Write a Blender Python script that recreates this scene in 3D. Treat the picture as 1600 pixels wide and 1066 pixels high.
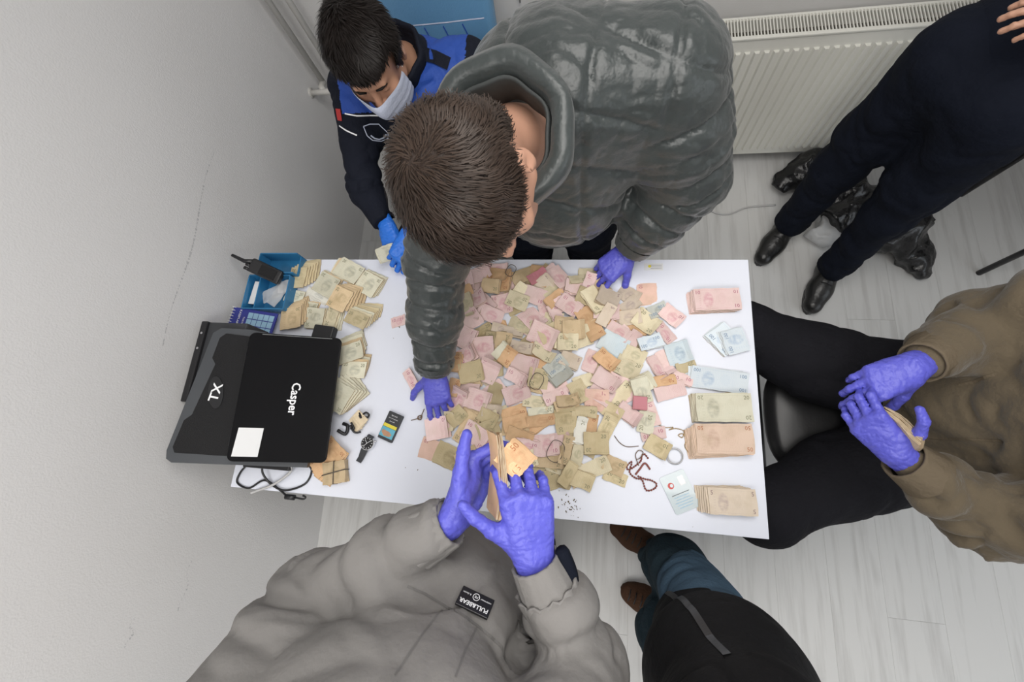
import bpy, bmesh, math, random
import numpy as np
from mathutils import Vector, Matrix

# ---------------------------------------------------------------- scene reset
for o in list(bpy.data.objects):
    bpy.data.objects.remove(o, do_unlink=True)
scene = bpy.context.scene
COL = scene.collection
random.seed(7)
rng = np.random.default_rng(7)

# ---------------------------------------------------------------- camera
cd = bpy.data.cameras.new('camera')
cd.sensor_width = 36.0
cd.lens = 15.071
cd.clip_start = 0.02
cam = bpy.data.objects.new('camera', cd)
COL.objects.link(cam)
cam.matrix_world = Matrix((
    (0.98632, -0.03113, 0.16187, 1.10195),
    (0.07262, 0.96362, -0.25722, 0.16305),
    (-0.14798, 0.26545, 0.95270, 2.05395),
    (0, 0, 0, 1)))
scene.camera = cam

# ---------------------------------------------------------------- world and lights
w = bpy.data.worlds.new('world')
scene.world = w
w.use_nodes = True
w.node_tree.nodes['Background'].inputs[0].default_value = (0.80, 0.88, 1.0, 1)
w.node_tree.nodes['Background'].inputs[1].default_value = 0.6

def area(name, loc, target, sx, sy, power, col):
    ld = bpy.data.lights.new(name, 'AREA')
    ld.shape = 'RECTANGLE'
    ld.size, ld.size_y = sx, sy
    ld.energy = power
    ld.color = col
    o = bpy.data.objects.new(name, ld)
    o.location = loc
    o.rotation_euler = (Vector(target) - Vector(loc)).to_track_quat('-Z', 'Y').to_euler()
    COL.objects.link(o)
    return o

# daylight through the window in the right wall, and the ceiling panel lamps
area('window_daylight', (3.72, -0.55, 1.55), (0.6, 0.2, 0.6), 2.0, 1.4, 20, (0.90, 0.95, 1.0))
area('ceiling_panel_light', (0.8, -1.0, 2.62), (0.8, -1.0, 0), 1.2, 1.2, 40, (1.0, 0.97, 0.93))
area('ceiling_panel_light', (1.4, 0.6, 2.62), (1.4, 0.6, 0), 1.2, 1.2, 32, (1.0, 0.97, 0.93))

vs = scene.view_settings
vs.view_transform = 'Standard'
vs.look = 'None'
vs.exposure = -0.30
vs.gamma = 1.0
vs.use_curve_mapping = False

# ---------------------------------------------------------------- object helpers
def link(name, me, mats, parent=None):
    o = bpy.data.objects.new(name, me)
    COL.objects.link(o)
    if mats is not None:
        for m in (mats if isinstance(mats, (list, tuple)) else [mats]):
            me.materials.append(m)
    if parent is not None:
        o.parent = parent
    return o

def tag(o, label, cat, group=None):
    o['label'] = label
    o['category'] = cat
    if group:
        o['group'] = group
    return o

def thing(name, label, cat, loc=(0, 0, 0), group=None):
    o = bpy.data.objects.new(name, None)
    o.location = loc
    COL.objects.link(o)
    o.empty_display_size = 0.05
    return tag(o, label, cat, group)

def V(a):
    return np.asarray(a, float)

def unit(a):
    a = V(a)
    return a / np.linalg.norm(a)

def mesh(name, verts, faces, smooth=False, mi=None, uvs=None):
    me = bpy.data.meshes.new(name)
    me.from_pydata([tuple(map(float, v)) for v in verts], [], [tuple(int(i) for i in f) for f in faces])
    if smooth:
        me.polygons.foreach_set('use_smooth', [True] * len(me.polygons))
    if mi is not None:
        me.polygons.foreach_set('material_index', mi)
    me.update()
    return me

class MB:
    """collects simple solids into one mesh"""
    def __init__(self):
        self.v, self.f, self.m = [], [], []
    def add(self, v, f, m=0):
        b = len(self.v)
        self.v += [tuple(map(float, q)) for q in v]
        self.f += [tuple(b + int(i) for i in g) for g in f]
        self.m += [m] * len(f)
    def box(self, c, s, R=None, m=0, bev=0.0):
        bm = bmesh.new()
        bmesh.ops.create_cube(bm, size=1)
        for q in bm.verts:
            q.co = Vector((q.co.x * s[0], q.co.y * s[1], q.co.z * s[2]))
        if bev:
            bmesh.ops.bevel(bm, geom=bm.edges[:], offset=bev, segments=2, affect='EDGES', profile=0.5)
        bm.verts.index_update()
        R = np.eye(3) if R is None else R
        v = [V(c) + R @ V(q.co) for q in bm.verts]
        self.add(v, [[q.index for q in f.verts] for f in bm.faces], m)
        bm.free()
    def prism(self, pts, z0, z1, R=None, o=(0, 0, 0), m=0):
        """polygon pts (x,y) extruded z0..z1"""
        n = len(pts)
        R = np.eye(3) if R is None else R
        v = [V(o) + R @ V((p[0], p[1], z0)) for p in pts] + [V(o) + R @ V((p[0], p[1], z1)) for p in pts]
        f = [list(range(n))[::-1], list(range(n, 2 * n))] + [[i, (i + 1) % n, n + (i + 1) % n, n + i] for i in range(n)]
        self.add(v, f, m)
    def tube(self, pts, r, n=8, m=0, closed=False):
        pts = [V(p) for p in pts]
        rs = r if isinstance(r, (list, tuple)) else [r] * len(pts)
        N = len(pts)
        up = None
        rings = []
        for i, p in enumerate(pts):
            a = pts[(i - 1) % N] if (closed or i > 0) else p
            b = pts[(i + 1) % N] if (closed or i < N - 1) else p
            d = unit(b - a)
            if up is None:
                up = V((0, 0, 1)) if abs(d[2]) < .9 else V((1, 0, 0))
            up = up - d * up.dot(d)
            if np.linalg.norm(up) < 1e-6:
                up = V((1, 0, 0)) - d * d[0]
            up = unit(up)
            s = np.cross(d, up)
            rings.append([p + rs[i] * (math.cos(2 * math.pi * k / n) * up + math.sin(2 * math.pi * k / n) * s) for k in range(n)])
        v = [q for ring in rings for q in ring]
        f = []
        for i in range(N if closed else N - 1):
            j = (i + 1) % N
            for k in range(n):
                k2 = (k + 1) % n
                f.append([i * n + k, i * n + k2, j * n + k2, j * n + k])
        if not closed:
            f.append([k for k in range(n)][::-1])
            f.append([(N - 1) * n + k for k in range(n)])
        self.add(v, f, m)
    def disc(self, c, r, h, n=24, R=None, m=0):
        R = np.eye(3) if R is None else R
        pts = [(r * math.cos(2 * math.pi * k / n), r * math.sin(2 * math.pi * k / n)) for k in range(n)]
        self.prism(pts, 0, h, R, c, m)
    def build(self, name, mats, parent=None, smooth=False):
        me = mesh(name, self.v, self.f, smooth, self.m)
        o = link(name, me, mats, parent)
        return o

def rotz(a):
    c, s = math.cos(a), math.sin(a)
    return np.array([[c, -s, 0], [s, c, 0], [0, 0, 1.0]])

def frame(x, y):
    """rotation whose columns are x, y (made orthogonal), x cross y"""
    x = unit(x)
    y = V(y) - x * x.dot(V(y))
    y = unit(y)
    return np.stack([x, y, np.cross(x, y)], 1)

def spline(pts, n=8, closed=False):
    """Catmull-Rom through pts"""
    P = [V(p) for p in pts]
    N = len(P)
    out = []
    for i in range(N if closed else N - 1):
        p0 = P[(i - 1) % N] if (closed or i > 0) else P[0]
        p1 = P[i]
        p2 = P[(i + 1) % N]
        p3 = P[(i + 2) % N] if (closed or i + 2 < N) else P[-1]
        for k in range(n):
            t = k / n
            out.append(.5 * ((2 * p1) + (-p0 + p2) * t + (2 * p0 - 5 * p1 + 4 * p2 - p3) * t * t + (-p0 + 3 * p1 - 3 * p2 + p3) * t ** 3))
    if not closed:
        out.append(P[-1])
    return out

GLY = {}
def glyph(txt, size=1.0, fat=0.0):
    """flat outline mesh of a string (verts Nx2 centred, faces)"""
    key = (txt, fat)
    if key not in GLY:
        cu = bpy.data.curves.new('t', 'FONT')
        cu.body = txt
        cu.size = 1
        cu.resolution_u = 2
        cu.offset = fat
        cu.align_x = 'CENTER'
        cu.align_y = 'CENTER'
        ob = bpy.data.objects.new('t', cu)
        COL.objects.link(ob)
        dg = bpy.context.evaluated_depsgraph_get()
        me = bpy.data.meshes.new_from_object(ob.evaluated_get(dg))
        v = np.array([q.co[:2] for q in me.vertices])
        f = [list(p.vertices) for p in me.polygons]
        bpy.data.objects.remove(ob)
        bpy.data.curves.remove(cu)
        bpy.data.meshes.remove(me)
        v -= (v.max(0) + v.min(0)) / 2
        GLY[key] = (v, f)
    v, f = GLY[key]
    return v * size, f

def lettering(name, txt, size, o, R, mat, parent, stretch=1.0, h=0.0006, bold=False):
    v, f = glyph(txt, size, .018 if bold else 0.0)
    vv = [V(o) + R @ V((p[0] * stretch, p[1], h)) for p in v]
    return link(name, mesh(name, vv, f), mat, parent)

# ---------------------------------------------------------------- materials
def nt(name):
    m = bpy.data.materials.new(name)
    m.use_nodes = True
    t = m.node_tree
    return m, t, t.nodes['Principled BSDF']

def rgb(c):
    return (c[0], c[1], c[2], 1)

def mat(name, col, rough=.6, metal=0.0, var=0.10, vs=6.0, bump=0.0, bs=60.0, coat=0.0, bdet=4.0, sheen=0.0, spec=.5, stretch=None, trans=0.0, alpha=1.0, obvar=0.0):
    """principled material with procedural colour variation and fine relief"""
    m, t, b = nt(name)
    N, L = t.nodes, t.links
    tc = N.new('ShaderNodeTexCoord')
    mp = N.new('ShaderNodeMapping')
    L.new(tc.outputs['Object'], mp.inputs[0])
    if stretch:
        mp.inputs['Scale'].default_value = stretch
    n = N.new('ShaderNodeTexNoise')
    n.inputs['Scale'].default_value = vs
    n.inputs['Detail'].default_value = 5
    L.new(mp.outputs[0], n.inputs['Vector'])
    mx = N.new('ShaderNodeMix')
    mx.data_type = 'RGBA'
    mx.inputs[6].default_value = rgb([max(0, c * (1 - var)) for c in col])
    mx.inputs[7].default_value = rgb([min(1, c * (1 + var)) for c in col])
    L.new(n.outputs['Fac'], mx.inputs[0])
    outc = mx.outputs[2]
    if obvar:
        oi = N.new('ShaderNodeObjectInfo')
        hs = N.new('ShaderNodeHueSaturation')
        mr = N.new('ShaderNodeMapRange')
        mr.inputs['To Min'].default_value = 1 - obvar
        mr.inputs['To Max'].default_value = 1 + obvar
        L.new(oi.outputs['Random'], mr.inputs[0])
        L.new(mr.outputs[0], hs.inputs['Value'])
        L.new(outc, hs.inputs['Color'])
        outc = hs.outputs[0]
    L.new(outc, b.inputs['Base Color'])
    b.inputs['Roughness'].default_value = rough
    b.inputs['Metallic'].default_value = metal
    b.inputs['Specular IOR Level'].default_value = spec
    b.inputs['Coat Weight'].default_value = coat
    b.inputs['Sheen Weight'].default_value = sheen
    b.inputs['Transmission Weight'].default_value = trans
    b.inputs['Alpha'].default_value = alpha
    if bump:
        n2 = N.new('ShaderNodeTexNoise')
        n2.inputs['Scale'].default_value = bs
        n2.inputs['Detail'].default_value = bdet
        L.new(mp.outputs[0], n2.inputs['Vector'])
        bp = N.new('ShaderNodeBump')
        bp.inputs['Strength'].default_value = bump
        bp.inputs['Distance'].default_value = 0.01
        L.new(n2.outputs['Fac'], bp.inputs['Height'])
        L.new(bp.outputs[0], b.inputs['Normal'])
    return m

M = {}
M['wall'] = mat('wall_paint', (.72, .715, .715), .75, var=.03, vs=2.0, bump=.12, bs=220)
M['wallb'] = mat('back_wall_paint', (.66, .655, .65), .75, var=.03, vs=2.0, bump=.1, bs=220)
M['scuff'] = mat('scuff_mark', (.52, .52, .53), .8, var=.2, vs=60)
M['ceil'] = mat('ceiling_paint', (.80, .80, .79), .85, var=.02)
M['white_top'] = mat('white_laminate', (.74, .77, .86), .38, var=.015, vs=3, bump=.02, bs=150)
M['metal_grey'] = mat('grey_steel', (.45, .45, .46), .35, .8)
M['rad'] = mat('radiator_enamel', (.74, .735, .68), .35, var=.04, vs=5)
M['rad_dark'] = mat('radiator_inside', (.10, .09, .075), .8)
M['pipe'] = mat('pipe_paint', (.60, .59, .56), .4, var=.05)
M['black'] = mat('black_plastic', (.012, .012, .014), .38, var=.2)
M['blackg'] = mat('glossy_black_lid', (.005, .005, .006), .12, var=.2, spec=.35)
M['char'] = mat('charcoal_plastic', (.035, .037, .042), .5, var=.15)
M['chl'] = mat('slate_plastic', (.055, .06, .068), .5, var=.1)
M['grille'] = mat('black_grille', (.02, .02, .022), .6, var=.2, bump=.8, bs=900)
M['white'] = mat('white_print', (.85, .86, .88), .5, var=.02)
M['chrome'] = mat('chrome', (.7, .7, .72), .15, 1.0)
M['gold'] = mat('dull_gold', (.62, .45, .22), .3, .9)
M['ink'] = mat('dark_ink', (.12, .11, .11), .8, var=.2)
M['rubber'] = mat('rubber_band', (.10, .085, .07), .7)
M['skin'] = mat('skin', (.46, .25, .165), .5, var=.10, vs=25, bump=.05, bs=300)
M['skin2'] = mat('skin_pale', (.50, .275, .19), .5, var=.10, vs=25, bump=.05, bs=300)
M['hair_brown'] = mat('brown_hair', (.028, .019, .015), .5, var=.45, vs=55, bump=.5, bs=120, stretch=(1, 1, 1), spec=.2)
M['hair_strand'] = mat('brown_hair_strand', (.038, .026, .020), .40, var=.6, vs=22, spec=.2)
M['hair_black'] = mat('black_hair', (.010, .008, .007), .6, var=.4, vs=50, bump=.5, bs=120, spec=.2)
M['hair_strand_b'] = mat('black_hair_strand', (.012, .009, .008), .5, var=.5, vs=40, spec=.2)
M['glove'] = mat('violet_nitrile', (.100, .104, .54), .42, var=.08, vs=20, bump=.28, bs=75, spec=.45)
M['glove_b'] = mat('blue_nitrile', (.02, .16, .66), .42, var=.08, vs=20, bump=.28, bs=75, spec=.45)
M['puffer'] = mat('dark_grey_green_nylon', (.036, .043, .043), .36, var=.10, vs=8, bump=.55, bs=26, bdet=3, sheen=.15)
M['puffer_in'] = mat('hood_lining', (.030, .034, .034), .7)
M['tan'] = mat('tan_lining', (.30, .16, .07), .7)
M['navy'] = mat('navy_uniform_fleece', (.010, .012, .020), .8, var=.2, bump=.3, bs=60, spec=.12)
M['royal'] = mat('royal_blue_uniform', (.012, .060, .33), .7, var=.12, bump=.25, bs=80)
M['trou'] = mat('black_trouser_cloth', (.011, .011, .014), .85, var=.2, bump=.3, bs=80, spec=.12)
M['navyt'] = mat('dark_navy_cloth', (.006, .008, .015), .85, var=.2, bump=.3, bs=70, spec=.12)
M['khaki'] = mat('khaki_sweatshirt', (.115, .092, .062), .9, var=.10, vs=14, bump=.35, bs=90, sheen=.2, spec=.12)
M['khaki2'] = mat('khaki_ribbing', (.135, .108, .075), .9, var=.10, vs=14, bump=.35, bs=90, spec=.12)
M['grey_jk'] = mat('grey_jacket_cloth', (.215, .207, .200), .7, var=.05, vs=6, bump=.22, bs=60, spec=.12)
M['grey_seam'] = mat('grey_jacket_seam', (.15, .145, .14), .8)
M['coat'] = mat('black_coat_cloth', (.010, .010, .011), .75, var=.25, bump=.45, bs=35, spec=.12)
M['jeans'] = mat('dark_teal_denim', (.020, .034, .044), .85, var=.25, vs=12, bump=.3, bs=110, spec=.12)
M['jeans2'] = mat('faded_denim', (.055, .095, .14), .85, var=.2, vs=12, bump=.3, bs=110, spec=.12)
M['suede'] = mat('brown_suede', (.070, .036, .022), .85, var=.25, vs=25, bump=.3, bs=120, spec=.12)
M['boot'] = mat('black_boot_leather', (.010, .010, .010), .33, var=.2, bump=.15, bs=90)
M['leather'] = mat('black_seat_leather', (.010, .010, .011), .36, var=.15, bump=.04, bs=140)
M['blue_leather'] = mat('blue_chair_leather', (.105, .25, .42), .42, var=.07, bump=.12, bs=180)
M['mask'] = mat('pale_blue_mask_fabric', (.55, .60, .74), .8, var=.04, bump=.15, bs=120)
M['red'] = mat('red_patch', (.42, .03, .03), .7)
M['bag'] = mat('black_bin_bag', (.008, .008, .009), .26, var=.3, bump=.8, bs=22, bdet=5)
M['clearbag'] = mat('clear_plastic_bag', (.70, .71, .72), .3, var=.1, bump=.7, bs=25, alpha=.55)
M['blue_tray'] = mat('translucent_blue_plastic', (.05, .30, .60), .25, var=.08, trans=.45, vs=8)
M['cal_blue'] = mat('calendar_blue', (.03, .04, .26), .5)
M['cal_pale'] = mat('calendar_pale_blue', (.30, .50, .66), .5)
M['paper'] = mat('paper', (.72, .73, .74), .7, var=.03)
M['foil'] = mat('silver_grey_paper', (.50, .52, .50), .45, var=.12, vs=30)
M['cream'] = mat('cream_cloth', (.72, .60, .42), .8, var=.15, vs=60, bump=.3, bs=150)
M['yellow'] = mat('yellow_print', (.70, .60, .06), .6)
M['sky_print'] = mat('blue_print', (.12, .40, .52), .6, var=.2, vs=40)
M['flesh_print'] = mat('tan_print', (.45, .25, .15), .6, var=.3, vs=60)
M['brown_bead'] = mat('red_brown_bead', (.22, .045, .03), .3, var=.2)
M['subfloor'] = mat('floor_joint', (.42, .415, .41), .7)
M['wirewhite'] = mat('grey_white_cable', (.50, .50, .50), .45)
M['card'] = mat('laminated_card', (.55, .63, .66), .25, var=.06, vs=40, coat=.5)
M['cardred'] = mat('red_emblem', (.60, .10, .09), .5)
M['crumb'] = mat('dirt_crumb', (.14, .11, .07), .9)
M['glass'] = mat('window_glass', (.9, .93, .95), .02, trans=1.0, var=0)
M['lamp'] = mat('lamp_diffuser', (.9, .9, .9), .5, var=0)
M['twig'] = mat('brown_thread', (.16, .10, .06), .8)

def floor_mat():
    m, t, b = nt('whitewashed_laminate')
    N, L = t.nodes, t.links
    tc = N.new('ShaderNodeTexCoord')
    oi = N.new('ShaderNodeObjectInfo')
    ad = N.new('ShaderNodeVectorMath')
    ad.operation = 'ADD'
    sc = N.new('ShaderNodeVectorMath')
    sc.operation = 'SCALE'
    cb = N.new('ShaderNodeCombineXYZ')
    L.new(oi.outputs['Random'], cb.inputs[0])
    L.new(oi.outputs['Random'], cb.inputs[1])
    L.new(cb.outputs[0], sc.inputs[0])
    sc.inputs['Scale'].default_value = 40
    L.new(tc.outputs['Object'], ad.inputs[0])
    L.new(sc.outputs[0], ad.inputs[1])
    mp = N.new('ShaderNodeMapping')
    mp.inputs['Scale'].default_value = (26, 1.6, 1)
    L.new(ad.outputs[0], mp.inputs[0])
    n = N.new('ShaderNodeTexNoise')
    n.inputs['Scale'].default_value = 1.0
    n.inputs['Detail'].default_value = 8
    n.inputs['Roughness'].default_value = .62
    L.new(mp.outputs[0], n.inputs['Vector'])
    cr = N.new('ShaderNodeValToRGB')
    e = cr.color_ramp.elements
    e[0].position = .30
    e[0].color = (.50, .495, .485, 1)
    e[1].position = .52
    e[1].color = (.63, .63, .62, 1)
    L.new(n.outputs['Fac'], cr.inputs[0])
    mp2 = N.new('ShaderNodeMapping')
    mp2.inputs['Scale'].default_value = (9, 2.2, 1)
    L.new(ad.outputs[0], mp2.inputs[0])
    n2 = N.new('ShaderNodeTexNoise')
    n2.inputs['Scale'].default_value = 1.0
    n2.inputs['Detail'].default_value = 3
    L.new(mp2.outputs[0], n2.inputs['Vector'])
    c2 = N.new('ShaderNodeValToRGB')
    e = c2.color_ramp.elements
    e[0].position = .26
    e[0].color = (.84, .835, .83, 1)
    e[1].position = .36
    e[1].color = (1, 1, 1, 1)
    L.new(n2.outputs['Fac'], c2.inputs[0])
    mu = N.new('ShaderNodeMix')
    mu.data_type = 'RGBA'
    mu.blend_type = 'MULTIPLY'
    mu.inputs[0].default_value = 1
    L.new(cr.outputs[0], mu.inputs[6])
    L.new(c2.outputs[0], mu.inputs[7])
    L.new(mu.outputs[2], b.inputs['Base Color'])
    b.inputs['Roughness'].default_value = .48
    bp = N.new('ShaderNodeBump')
    bp.inputs['Strength'].default_value = .08
    bp.inputs['Distance'].default_value = .005
    L.new(n.outputs['Fac'], bp.inputs['Height'])
    L.new(bp.outputs[0], b.inputs['Normal'])
    return m
M['floor'] = floor_mat()

def note_mat(name, paper, ink, ink2, stain=.5, stainc=(.33, .24, .11)):
    """banknote print from the note's own uv: portrait oval, fine line work, soft soiling"""
    m, t, b = nt(name)
    N, L = t.nodes, t.links
    uv = N.new('ShaderNodeUVMap')
    sp = N.new('ShaderNodeSeparateXYZ')
    L.new(uv.outputs[0], sp.inputs[0])
    def ma(op, a, bb=None):
        q = N.new('ShaderNodeMath')
        q.operation = op
        for i, s in enumerate((a, bb)):
            if s is None:
                continue
            if isinstance(s, (int, float)):
                q.inputs[i].default_value = s
            else:
                L.new(s, q.inputs[i])
        return q.outputs[0]
    def mixc(f, a, c):
        q = N.new('ShaderNodeMix')
        q.data_type = 'RGBA'
        for i, s in ((0, f), (6, a), (7, c)):
            if hasattr(s, 'is_linked'):
                L.new(s, q.inputs[i])
            elif i == 0:
                q.inputs[i].default_value = s
            else:
                q.inputs[i].default_value = rgb(s)
        return q.outputs[2]
    u, v = sp.outputs[0], sp.outputs[1]
    du = ma('DIVIDE', ma('SUBTRACT', u, .30), .115)
    dv = ma('DIVIDE', ma('SUBTRACT', v, .47), .36)
    rr = ma('ADD', ma('MULTIPLY', du, du), ma('MULTIPLY', dv, dv))
    ns = N.new('ShaderNodeTexNoise')
    ns.inputs['Scale'].default_value = 9
    ns.inputs['Detail'].default_value = 4
    L.new(uv.outputs[0], ns.inputs['Vector'])
    mr = N.new('ShaderNodeMapRange')
    L.new(rr, mr.inputs[0])
    mr.inputs[1].default_value = 1.15
    mr.inputs[2].default_value = .55
    pm = N.new('ShaderNodeMapRange')
    L.new(ns.outputs[0], pm.inputs[0])
    pm.inputs[1].default_value = .30
    pm.inputs[2].default_value = .72
    por = ma('MULTIPLY', mr.outputs[0], pm.outputs[0])
    wv = N.new('ShaderNodeTexWave')
    wv.inputs['Scale'].default_value = 11
    wv.inputs['Distortion'].default_value = 7
    wv.inputs['Detail'].default_value = 2
    L.new(uv.outputs[0], wv.inputs['Vector'])
    lines = ma('MULTIPLY', wv.outputs['Fac'], .26)
    # plain unprinted strip at one end (watermark field)
    ms = N.new('ShaderNodeMapRange')
    L.new(u, ms.inputs[0])
    ms.inputs[1].default_value = .74
    ms.inputs[2].default_value = .80
    ms.inputs[3].default_value = 1
    ms.inputs[4].default_value = .35
    # frame line close to the edge
    ev = ma('ABSOLUTE', ma('SUBTRACT', v, .5))
    fr = ma('MULTIPLY', ma('GREATER_THAN', ev, .41), ma('LESS_THAN', ev, .43))
    # round guilloche rosette and a short row of fine bars
    eu = ma('DIVIDE', ma('SUBTRACT', u, .60), .085)
    ew = ma('DIVIDE', ma('SUBTRACT', v, .52), .26)
    er = ma('SQRT', ma('ADD', ma('MULTIPLY', eu, eu), ma('MULTIPLY', ew, ew)))
    ros = ma('MULTIPLY', ma('LESS_THAN', er, 1.0), ma('ADD', ma('MULTIPLY', ma('SINE', ma('MULTIPLY', er, 22.0)), .22), .25))
    bars = ma('MULTIPLY', ma('MULTIPLY', ma('GREATER_THAN', u, .10), ma('LESS_THAN', u, .145)), ma('GREATER_THAN', ma('SINE', ma('MULTIPLY', v, 60.0)), .2))
    fr = ma('ADD', fr, ma('ADD', ros, ma('MULTIPLY', bars, .7)))
    f1 = ma('MULTIPLY', ma('ADD', lines, ma('MULTIPLY', fr, .38)), ms.outputs[0])
    c = mixc(f1, paper, ink)
    c = mixc(ma('MULTIPLY', por, .62), c, ink2)
    # soiling with its own blotchy shape, different on each note
    oi = N.new('ShaderNodeObjectInfo')
    tc = N.new('ShaderNodeTexCoord')
    ad = N.new('ShaderNodeVectorMath')
    ad.operation = 'ADD'
    L.new(tc.outputs['Object'], ad.inputs[0])
    cb = N.new('ShaderNodeCombineXYZ')
    for i in range(3):
        L.new(ma('MULTIPLY', oi.outputs['Random'], 17.0 + 9 * i), cb.inputs[i])
    L.new(cb.outputs[0], ad.inputs[1])
    n3 = N.new('ShaderNodeTexNoise')
    n3.inputs['Scale'].default_value = 22
    n3.inputs['Detail'].default_value = 5
    L.new(ad.outputs[0], n3.inputs['Vector'])
    m3 = N.new('ShaderNodeMapRange')
    L.new(n3.outputs[0], m3.inputs[0])
    m3.inputs[1].default_value = .42
    m3.inputs[2].default_value = .75
    m3.inputs[3].default_value = .02
    m3.inputs[4].default_value = stain
    c = mixc(m3.outputs[0], c, stainc)
    hs = N.new('ShaderNodeHueSaturation')
    L.new(c, hs.inputs['Color'])
    vv = N.new('ShaderNodeMapRange')
    L.new(oi.outputs['Random'], vv.inputs[0])
    vv.inputs[3].default_value = .82
    vv.inputs[4].default_value = 1.10
    L.new(vv.outputs[0], hs.inputs['Value'])
    L.new(hs.outputs[0], b.inputs['Base Color'])
    b.inputs['Roughness'].default_value = .72
    bp = N.new('ShaderNodeBump')
    bp.inputs['Strength'].default_value = .25
    bp.inputs['Distance'].default_value = .004
    L.new(n3.outputs[0], bp.inputs['Height'])
    L.new(bp.outputs[0], b.inputs['Normal'])
    return m

NM = {
    '10': note_mat('note_pink', (.84, .65, .63), (.70, .40, .43), (.58, .18, .27), .22),
    '10o': note_mat('note_salmon', (.78, .54, .45), (.70, .42, .35), (.60, .27, .24), .30),
    '10d': note_mat('note_crimson', (.56, .22, .26), (.44, .10, .16), (.36, .07, .12), .15),
    '20': note_mat('note_cream_green', (.76, .68, .49), (.56, .52, .34), (.32, .32, .19), .34),
    '20o': note_mat('note_olive', (.53, .44, .27), (.38, .33, .19), (.22, .19, .10), .45),
    '20b': note_mat('note_brown_cream', (.71, .55, .35), (.52, .39, .22), (.35, .27, .14), .42),
    '20y': note_mat('note_yellow_olive', (.67, .57, .37), (.50, .43, .24), (.31, .27, .14), .40),
    '20p': note_mat('note_pale_grey_green', (.74, .72, .58), (.58, .58, .44), (.26, .28, .22), .22),
    '5': note_mat('note_grey_beige', (.68, .58, .47), (.54, .45, .38), (.34, .25, .26), .30),
    '50': note_mat('note_orange', (.72, .47, .27), (.62, .35, .18), (.50, .26, .13), .42),
    '100': note_mat('note_blue', (.58, .66, .70), (.38, .51, .62), (.15, .26, .40), .16),
    '100p': note_mat('note_pale_blue', (.70, .77, .82), (.50, .62, .74), (.24, .38, .58), .06),
    '100g': note_mat('note_grey_blue', (.52, .54, .50), (.36, .41, .42), (.14, .18, .20), .28),
    '50p': note_mat('note_pale_brown', (.77, .59, .47), (.63, .44, .34), (.50, .32, .25), .35),
    'w': note_mat('note_whitish', (.76, .75, .68), (.60, .61, .56), (.25, .28, .27), .12),
}
EDGE = mat('note_edge', (.44, .35, .24), .85, var=.3, vs=90)  # worn brown edges, darkened further to paint the thin shade between notes
INK = {k: mat('print_' + k, c, .8, var=.15) for k, c in {
    '10': (.42, .13, .20), '20': (.20, .20, .12), '5': (.26, .18, .19), '50': (.40, .16, .07), '100': (.15, .24, .38)}.items()}
def ink_of(t):
    return INK['50' if t.startswith('50') else '100' if t.startswith('100') else '20' if t.startswith('20') or t == 'w' else '10' if t.startswith('10') else t]
def num_of(t):
    return '50' if t.startswith('50') else '100' if t.startswith('100') else '20' if t.startswith('20') or t == 'w' else '10' if t.startswith('10') else t

# ---------------------------------------------------------------- implicit surfaces for bodies and cloth
_tab = np.random.default_rng(3).random((32, 32, 32)).astype(np.float32)
def vnoise(p, f=1.0, seed=0):
    q = np.asarray(p, np.float64) * f + seed * 7.31
    i = np.floor(q).astype(int)
    t = q - i
    t = t * t * (3 - 2 * t)
    r = 0
    for dx in (0, 1):
        for dy in (0, 1):
            for dz in (0, 1):
                wgt = (t[:, 0] if dx else 1 - t[:, 0]) * (t[:, 1] if dy else 1 - t[:, 1]) * (t[:, 2] if dz else 1 - t[:, 2])
                r = r + wgt * _tab[(i[:, 0] + dx) % 32, (i[:, 1] + dy) % 32, (i[:, 2] + dz) % 32]
    return r

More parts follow.
